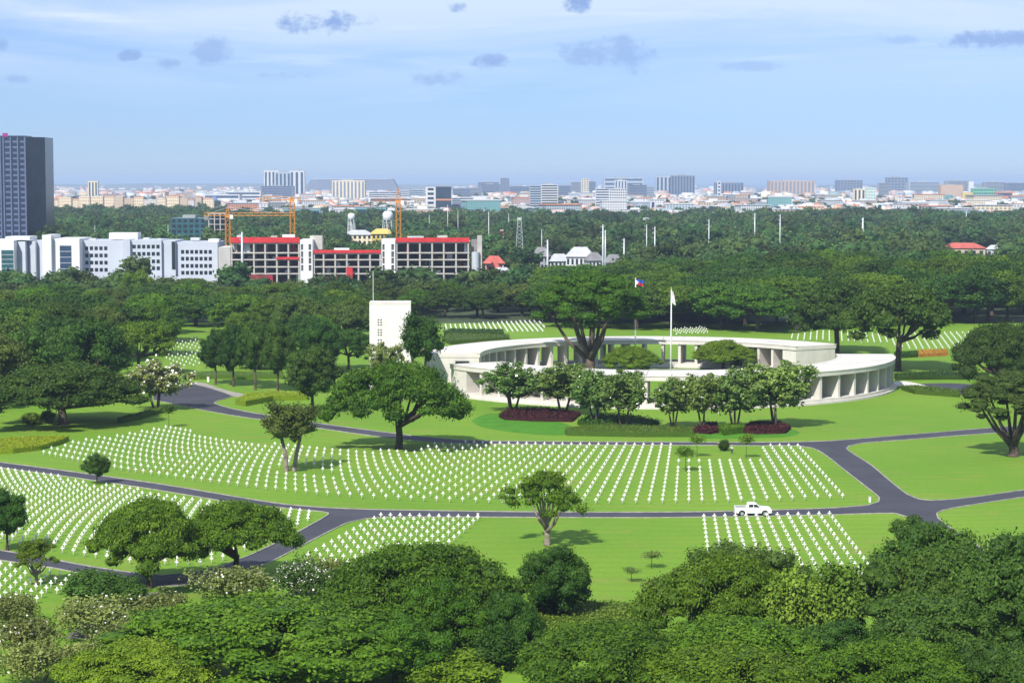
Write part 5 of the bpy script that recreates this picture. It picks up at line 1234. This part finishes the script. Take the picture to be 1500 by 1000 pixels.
# houses at the edge of the wood
def house(x0, x1, ytop, ybase, wall, roofm, label, wins=4, floors=2):
    d = DG(ybase + 7); w = (x1 - x0) / F * d; h = ZD(ytop, d); o = empty('house', (XD((x0 + x1) / 2, d), d, 0), random.uniform(-.25, .25)); tag(o, label, 'house')
    wh = h * .68; dep = max(8, w * .5); MB().box(-w / 2, w / 2, 0, dep, -.2, wh).build('wall', WM[wall], o)
    e = .9; mb = MB(); mb.add([(-w / 2 - e, -e, wh), (w / 2 + e, -e, wh), (w / 2 + e, dep + e, wh), (-w / 2 - e, dep + e, wh), (-w / 4, dep / 2, h), (w / 4, dep / 2, h)], [(0, 1, 5, 4), (2, 3, 4, 5), (3, 2, 1, 0)], [(1, 2, 5), (3, 0, 4)]); mb.build('roof', roofm, o)
    for f in range(floors):
        for i in range(wins): MB().box(-w / 2 + w * (i + .22) / wins, -w / 2 + w * (i + .72) / wins, -.12, -.005, wh * (f + .25) / floors, wh * (f + .8) / floors).build('window', GLASS, o)
WR = mat('pale_metal_roof', (.40, .41, .43), .6, .1, .2)
house(722, 750, 392, 417, 'grey', WR, 'grey two storey house with pale shed roof, right of the building site')
house(711, 738, 375, 402, 'pink', TILE_R, 'house with pink roof beside the grey tower core', 3)
house(716, 730, 384, 408, 'pink', TILE_R, 'small house with orange red roof below the pink one', 2)
house(780, 803, 362, 398, 'grey', TILE_G, 'dark grey house behind the first thick pole', 4, 3)
house(806, 836, 372, 398, 'white', WR, 'long low white house left of the mansion', 5)
house(829, 868, 362, 399, 'white', WR, 'large pale mansion with flat pale roofs, centre wood', 6)
house(862, 884, 370, 400, 'white', TILE_G, 'white house with dark roof, right of the mansion', 4)
house(884, 912, 373, 403, 'white', TILE_G, 'white walled house with dark gabled roof beyond two poles', 4)
house(1378, 1442, 356, 373, 'beige', TILE_R, 'red roofed bungalow alone in the right wood', 6, 1)
house(1445, 1470, 359, 372, 'white', WR, 'small white roof right of the red bungalow', 3, 1)
house(940, 956, 319, 335, 'white', WR, 'flat white roof with supports in the wood, right of centre', 3, 1)
house(545, 576, 335, 352, 'yellow', WM['yellow'], 'yellow flat building left of the third crane', 5)
house(503, 545, 337, 352, 'cream', WR, 'cream low building under the left water tower', 6)
house(724, 760, 355, 372, 'yellow', WR, 'yellow striped building behind the lattice mast', 6)
house(588, 625, 331, 342, 'white', WR, 'white roofed shed right of the third crane', 4, 1)
house(652, 688, 330, 342, 'white', WR, 'white long shed behind the right wing roof', 5, 1)

# --- the rest of the town: larger blocks singly, the small ones as one mass
r = random.Random(21); LAB = {'white': 'white', 'cream': 'cream', 'grey': 'grey', 'beige': 'beige', 'pink': 'pinkish', 'steel': 'pale blue', 'tan': 'brownish', 'teal': 'teal', 'orange': 'orange'}
ux = MB().box(-.5, .5, 0, 1, -.01, 1)
UB = {k: ux.mesh('wall', far_wall(k)) for k in LAB}
UR = {k: MB().box(-.53, .53, -.03, 1.03, 1.0, 1.08).mesh('roof', WM[k]) for k in ('white', 'grey', 'orange', 'steel', 'tan')}
UT = MB().box(-.2, .1, .3, .7, 1.08, 1.3).mesh('roof_tank', WM['white'])
cand = []
for i in range(185):
    py = r.uniform(285, 326); px = r.uniform(62, 1505)
    if px < 310 and py > 292: py = r.uniform(284, 290)
    cand.append((py, px))
cand.sort()
rows_ = {}
for py, px in cand: rows_.setdefault(int((py - 285) // 4), []).append((px, py))
for k in sorted(rows_):
    for n, (px, py) in enumerate(sorted(rows_[k])):
        d = DG(py); w = r.uniform(22, 62) * (d / 4000) ** .5; h = r.uniform(8, 17) * (1.35 if r.random() < .15 else 1); dp = w * r.uniform(.4, .8); c = r.choices(list(LAB), (9, 5, 4, 4, 3, 3, 2, 1, 1))[0]
        o = empty('city_building', (XD(px, d), d, 0), r.uniform(-.35, .35), (w, dp, h)); rc = r.choices(list(UR), (7, 4, 2, 2, 2))[0]
        tag(o, '%s block with %s roof, %s from left in %s strip of town' % (LAB[c], LAB[rc], ordn(n + 1), ordn(k + 1)), 'building', 'low blocks of the far town')
        inst('wall', UB[c], o); ro_ = inst('roof', UR[rc], o)
        if r.random() < .5: inst('roof_tank', UT, ro_)
vv, ff, mi = [], [], []; cols = list(LAB); cv_ = np.array([(-.5, -.5, 0), (.5, -.5, 0), (.5, .5, 0), (-.5, .5, 0), (-.5, -.5, 1), (.5, -.5, 1), (.5, .5, 1), (-.5, .5, 1), (-.5, 0, 1.35), (.5, 0, 1.35)], float)
cf_ = [(0, 1, 5, 4), (1, 2, 6, 5), (2, 3, 7, 6), (3, 0, 4, 7)]; cr_ = [(4, 5, 9, 8), (6, 7, 8, 9)]; ct_ = [(5, 6, 9), (7, 4, 8)]
T4, T3, m4, m3 = [], [], [], []
for i in range(2600):
    py = r.triangular(272.5, 327, 292); px = r.uniform(-30, 1530); d = DG(py)
    if px < 320 and py > 291: continue
    s = np.array((r.uniform(9, 24), r.uniform(8, 16), r.uniform(4.5, 10))) * (1 if d < 6000 else 1.6); a = r.uniform(-.6, .6); ca, sa = math.cos(a), math.sin(a)
    q = cv_ * s; q = np.stack([q[:, 0] * ca - q[:, 1] * sa + XD(px, d), q[:, 0] * sa + q[:, 1] * ca + d, q[:, 2] - .1], 1)
    b0 = len(vv) * 10; vv.append(q); wc = r.choices(range(9), (9, 5, 4, 4, 3, 3, 2, 1, 1))[0]; rc = r.choice((0, 0, 2, 2, 5, 6, 8, 4))
    T4 += [tuple(x + b0 for x in f) for f in cf_ + cr_]; m4 += [wc] * 4 + [rc] * 2; T3 += [tuple(x + b0 for x in f) for f in ct_]; m3 += [wc] * 2
tag(inst('far_houses', fast_mesh('far_houses', np.concatenate(vv), [np.array(T4), np.array(T3)], [WM[c] for c in cols], matidx=m4 + m3)), 'mass of tiny pale houses of the far town', 'houses', None, 'stuff')

# ---------------------------------------------------------------- poles, masts, water towers, cranes
def pole(px, ytop, ybase, r0, label, arms=3):
    d = DG(ybase + (16 if ybase < 415 else 3)); h = ZD(ytop, d); o = empty('power_pole', (XD(px, d), d, 0)); tag(o, label, 'pole', 'steel power poles')
    MB().tube([(0, 0, -.2), (0, 0, h * .5), (0, 0, h)], [r0, r0 * .75, r0 * .45], 10).build('shaft', STEEL, o, smooth=True)
    for i in range(arms): MB().box(-1.5, .1, -.08, .08, h * (.96 - .09 * i), h * (.96 - .09 * i) + .16).build('arm', STEEL, o)
    return o
for i, (px, a, b, rr, lab) in enumerate(((802, 351, 417, .75, 'thick tapered pole before the grey house, centre'), (883, 329, 401, .62, 'left one of two tall poles standing close together by the mansion'), (886.5, 337, 401, .55, 'right one of two tall poles standing close together by the mansion'), (914, 349, 395, .62, 'pole right of the paired poles'),
        (947, 329, 377, .45, 'thin pole left of a similar one, below the flat white roof'), (959, 332, 389, .55, 'tall pole just right of the thin one, below the flat white roof'), (1038, 321, 371, .5, 'pole alone above the dark crowns, right of the flagpoles'), (1105, 312, 361, .6, 'left pole of the pair under the white tent roof'), (1142, 314, 363, .55, 'right pole of the pair under the white tent roof'),
        (1263, 319, 366, 1.0, 'thickest pole with side brackets in the right wood'), (355, 340, 419, .85, 'pale thick pole before the red hoarding of the building site'), (793.5, 336, 370, .35, 'thin pole left above the thick tapered pole'), (716, 310, 364, .4, 'thin pole above the right end of the building site'), (745, 312, 336, .35, 'short thin pole right of the one above the site'), (1414, 308, 326, .6, 'thin white mast near the right edge'),
        (629, 315, 345, .3, 'first of three thin poles behind the right wing roof'), (656, 300, 345, .35, 'second of three thin poles behind the right wing roof'), (671, 309, 348, .3, 'third of three thin poles behind the right wing roof'), (140, 330, 352, .3, 'thin pole behind the white office roof'), (247, 329, 352, .3, 'thin pole left of the teal glass block'), (778, 403, 425, .2, 'left lamp post in the gap left of the court tree'), (793, 417, 437, .2, 'right lamp post in the gap left of the court tree'))):
    pole(px, a, b, rr, lab, 5 if px == 1263 else (3 if b < 420 and rr > .4 else 0))
X, D = XD(546.5, 530), 530
o = empty('antenna_mast', (X, D, 0)); tag(o, 'thin white mast rising behind the left corner of the tower', 'mast'); MB().tube([(0, 0, 0), (0, 0, ZD(397, D))], [.14, .07], 6).build('shaft', WHITE, o); MB().box(-.4, .4, -.4, .4, -.1, .4).build('footing', STONE, o)
def lattice(mb, x, y, z0, z1, w0, w1, nseg, t=.12):
    for s in range(nseg):
        a, b = s / nseg, (s + 1) / nseg; wa, wb = w0 + (w1 - w0) * a, w0 + (w1 - w0) * b; za, zb = z0 + (z1 - z0) * a, z0 + (z1 - z0) * b
        ca = [(x + i * wa, y + j * wa, za) for i, j in ((-1, -1), (1, -1), (1, 1), (-1, 1))]; cb_ = [(x + i * wb, y + j * wb, zb) for i, j in ((-1, -1), (1, -1), (1, 1), (-1, 1))]
        for k in range(4):
            mb.tube([ca[k], cb_[k]], t, 4); mb.tube([ca[k], cb_[(k + 1) % 4]] if s % 2 else [ca[(k + 1) % 4], cb_[k]], t * .6, 4)
    return mb
def mast(px, ytop, ybase, w, label, mats):
    d = DG(ybase); h = ZD(ytop, d); o = empty('lattice_mast', (XD(px, d), d, 0)); tag(o, label, 'mast')
    n = len(mats)
    for i, m_ in enumerate(mats): lattice(MB(), 0, 0, h * i / n, h * (i + 1) / n - .05, w * (1 - .6 * i / n), w * (1 - .6 * (i + 1) / n), 3, .16).build('mast_section', m_, o)
    for i in range(3): MB().tube([(-.9 + .9 * i, -w * .5, h * .93), (-.9 + .9 * i, -w * .5, h * .99)], .3, 6).build('antenna', WHITE, o)
mast(761, 318, 386, 2.6, 'tall grey lattice mast left of the paired poles', [STEEL] * 4)
mast(735, 336, 366, 2.0, 'red and white lattice mast beside the yellow striped building', [WHITE, REDP, WHITE, REDP])
def water_tower(x0, x1, ytop, ybase, label):
    d = DG(ybase); s = d / F; w = (x1 - x0) * s / 2; h = ZD(ytop, d); o = empty('water_tower', (XD((x0 + x1) / 2, d), d, 0)); tag(o, label, 'water tower', 'white water towers')
    th_ = w * 1.7; MB().tube([(0, 0, h - th_ * 1.25), (0, 0, h - th_), (0, 0, h - th_ * .3), (0, 0, h - th_ * .08), (0, 0, h)], [w * .3, w, w, w * .7, .1], 18).build('tank', WHITE, o, smooth=True)
    for k in range(6): a = k * math.pi / 3 + .3; MB().tube([(w * 1.25 * math.cos(a), w * 1.25 * math.sin(a), -.2), (w * .9 * math.cos(a), w * .9 * math.sin(a), h - th_ * .9)], .28, 6).build('leg', WHITE, o)
    MB().tube([(0, 0, -.2), (0, 0, h - th_ * 1.2)], .4, 8).build('riser_pipe', WHITE, o)
    for z in (.35, .62):
        mb = MB(); P6 = [((1.25 - .35 * z) * w * math.cos(k * math.pi / 3 + .3), (1.25 - .35 * z) * w * math.sin(k * math.pi / 3 + .3), h * z) for k in range(6)]
        for k in range(6): mb.tube([P6[k], P6[(k + 1) % 6]], .14, 4)
        mb.build('ring_brace', WHITE, o)
water_tower(510, 520.5, 312, 357, 'smaller white water tower on legs, left of two'); water_tower(561, 576, 309, 354, 'larger white water tower on legs beside the third crane')
def crane(px, ytop, yjib, d, jx0, jx1, label):
    o = empty('tower_crane', (XD(px, d), d, 0)); tag(o, label, 'crane', 'orange tower cranes'); h = ZD(yjib, d); ht = ZD(ytop, d)
    lattice(MB(), 0, 0, 0, h - 1, 1.15, 1.15, 12, .22).build('tower', CRANE_Y, o); MB().box(-1.3, 1.3, -1.3, 1.3, h - 1, h + .6).build('slewing_ring', CRANE_Y, o)
    lattice(MB(), 0, 0, h + .62, ht, 1.0, .2, 3, .2).build('tower_head', CRANE_Y, o)
    for (xe, nm) in ((jx0, 'jib' if abs(jx0 - px) > abs(jx1 - px) else 'counter_jib'), (jx1, 'jib' if abs(jx1 - px) >= abs(jx0 - px) else 'counter_jib')):
        L = XD(xe, d) - XD(px, d); s_ = 1 if L > 0 else -1; n = max(3, int(abs(L) / 3)); mb = MB()
        for i in range(n):
            a, b = 1.3 * s_ + (L - 1.3 * s_) * i / n, 1.3 * s_ + (L - 1.3 * s_) * (i + 1) / n
            for (y, z) in ((-.7, 0), (.7, 0), (0, 1.5)): mb.tube([(a, y, h + z), (b, y, h + z)], .16, 4)
            mb.tube([(a, -.7, h), ((a + b) / 2, 0, h + 1.5), (b, -.7, h)], .1, 4)
        mb.build(nm, CRANE_Y, o)
        MB().tube([(0, 0, ht), (L * .7, 0, h + 1.5)], .07, 4).build('stay_cable', STEEL, o)
        if nm == 'counter_jib': MB().box(min(L, L * .8), max(L, L * .8), -.9, .9, h - 2.2, h - .25).build('counterweight', CONC_D, o)
    MB().box(1.35, 3.0, -2.2, -.75, h - 1.6, h + .5).build('cab', WHITE, o)
crane(334.5, 304, 316, 1060, 300, 432, 'orange tower crane at left with long jib pointing right')
crane(429, 288, 293, 1080, 385, 442, 'orange tower crane in the middle, above the first stair tower')
crane(584, 276, 295, 1070, 545, 596, 'orange tower crane at right, beside the larger water tower')
# parked cars before the white offices
def car(px, py, m, label, rz):
    d = DG(py); o = empty('parked_car', (XD(px, d), d, 0), rz); tag(o, label, 'car', 'cars parked by the offices')
    mb = MB(); pr = [(-2.1, .3), (2.1, .3), (2.15, .7), (1.3, .85), (-2.1, .95)]; n = len(pr)
    mb.add([(x, -.85, z) for x, z in pr] + [(x, .85, z) for x, z in pr], [(i, (i + 1) % n, n + (i + 1) % n, n + i) for i in range(n)], [tuple(reversed(range(n))), tuple(range(n, 2 * n))]); mb.build('body', m, o)
    mb = MB(); mb.add([(-1.7, -.75, .9), (1.2, -.75, .86), (.5, -.65, 1.45), (-1.2, -.65, 1.45), (-1.7, .75, .9), (1.2, .75, .86), (.5, .65, 1.45), (-1.2, .65, 1.45)], [(0, 1, 2, 3), (5, 4, 7, 6), (1, 5, 6, 2), (4, 0, 3, 7)]); mb.build('glasshouse', GLASS, o)
    MB().box(-1.2, .5, -.66, .66, 1.451, 1.5).build('roof', m, o)
    for x in (-1.3, 1.3):
        for s in (-.8, .8): MB().tube([(x, s - .1, .32), (x, s + .1, .32)], .32, 10).build('wheel', MATS['black_rubber'], o)
CW, CD = mat('white_car', (.7, .7, .7), .3), mat('dark_car', (.05, .05, .06), .3)
for i, (px, py, m_, t) in enumerate(((140, 419, CW, 'white car parked leftmost before the offices'), (205, 420, CW, 'white car parked second from left before the offices'), (219, 420, CD, 'dark car parked third from left before the offices'), (232, 420, CW, 'white car parked fourth from left before the offices'), (263, 421, CW, 'white van-like car parked rightmost before the offices'))): car(px, py, m_, t, .1 + .3 * i)

# ---------------------------------------------------------------- sea, hills, haze
sea = bpy.data.materials.new('sea_water'); sea.use_nodes = True; sb_ = sea.node_tree.nodes['Principled BSDF']; sb_.inputs['Base Color'].default_value = (.03, .07, .12, 1); sb_.inputs['Roughness'].default_value = .25
st_ = NT(sea.node_tree.nodes, sea.node_tree.links); sbp = st_.n.new('ShaderNodeBump'); sbp.inputs['Strength'].default_value = .4; st_.l.new(st_.noise(None, 400, 4), sbp.inputs['Height']); st_.l.new(sbp.outputs[0], sb_.inputs['Normal'])
m_ = MB(); m_.add([(XD(930, 11500), 11500, .05), (XD(1330, 11500), 11500, .05), (XD(1600, 58000), 58000, .05), (XD(700, 58000), 58000, .05)], [(0, 1, 2, 3)])
tag(m_.build('sea', sea), kind='structure')
hm = MB(); rr_ = random.Random(3)
def ridge(px0, px1, d, amp, seed):
    n = 60; top = []
    for i in range(n + 1):
        t = i / n; px = px0 + (px1 - px0) * t
        top.append((XD(px, d), max(4, amp * (.5 + .5 * mnoise.noise((t * 7 + seed, 0, 0)) + .25 * mnoise.noise((t * 23, seed, 0))) * math.sin(math.pi * min(1, max(0, t))) ** .4)))
    v = [(x, d - 900, -.1) for x, z in top] + [(x, d, z) for x, z in top] + [(x, d + 1500, -.1) for x, z in top]; k = n + 1
    hm.add(v, [(i, i + 1, k + i + 1, k + i) for i in range(n)] + [(k + i, k + i + 1, 2 * k + i + 1, 2 * k + i) for i in range(n)])
ridge(-300, 640, 20000, 48, 1.3); ridge(1180, 1800, 17000, 42, 5.1)
tag(hm.build('hills', WM['green'] if False else mat('hill_scrub', (.10, .13, .09), .9, .2, .002), smooth=True), kind='structure')
hz_ = MB(); hz_.box(-31000, 31000, -480, 59500, -1.5, 118)
hm_ = bpy.data.materials.new('haze_air'); hm_.use_nodes = True; hn = hm_.node_tree.nodes; hn.clear()
pv = hn.new('ShaderNodeVolumePrincipled'); pv.inputs['Density'].default_value = HAZE_D; pv.inputs['Color'].default_value = HAZE_C; pv.inputs['Anisotropy'].default_value = 0.0
ho = hn.new('ShaderNodeOutputMaterial'); hm_.node_tree.links.new(pv.outputs[0], ho.inputs['Volume'])
tag(hz_.build('haze', hm_), 'pale blue haze lying over the whole plain', 'haze', None, 'stuff')
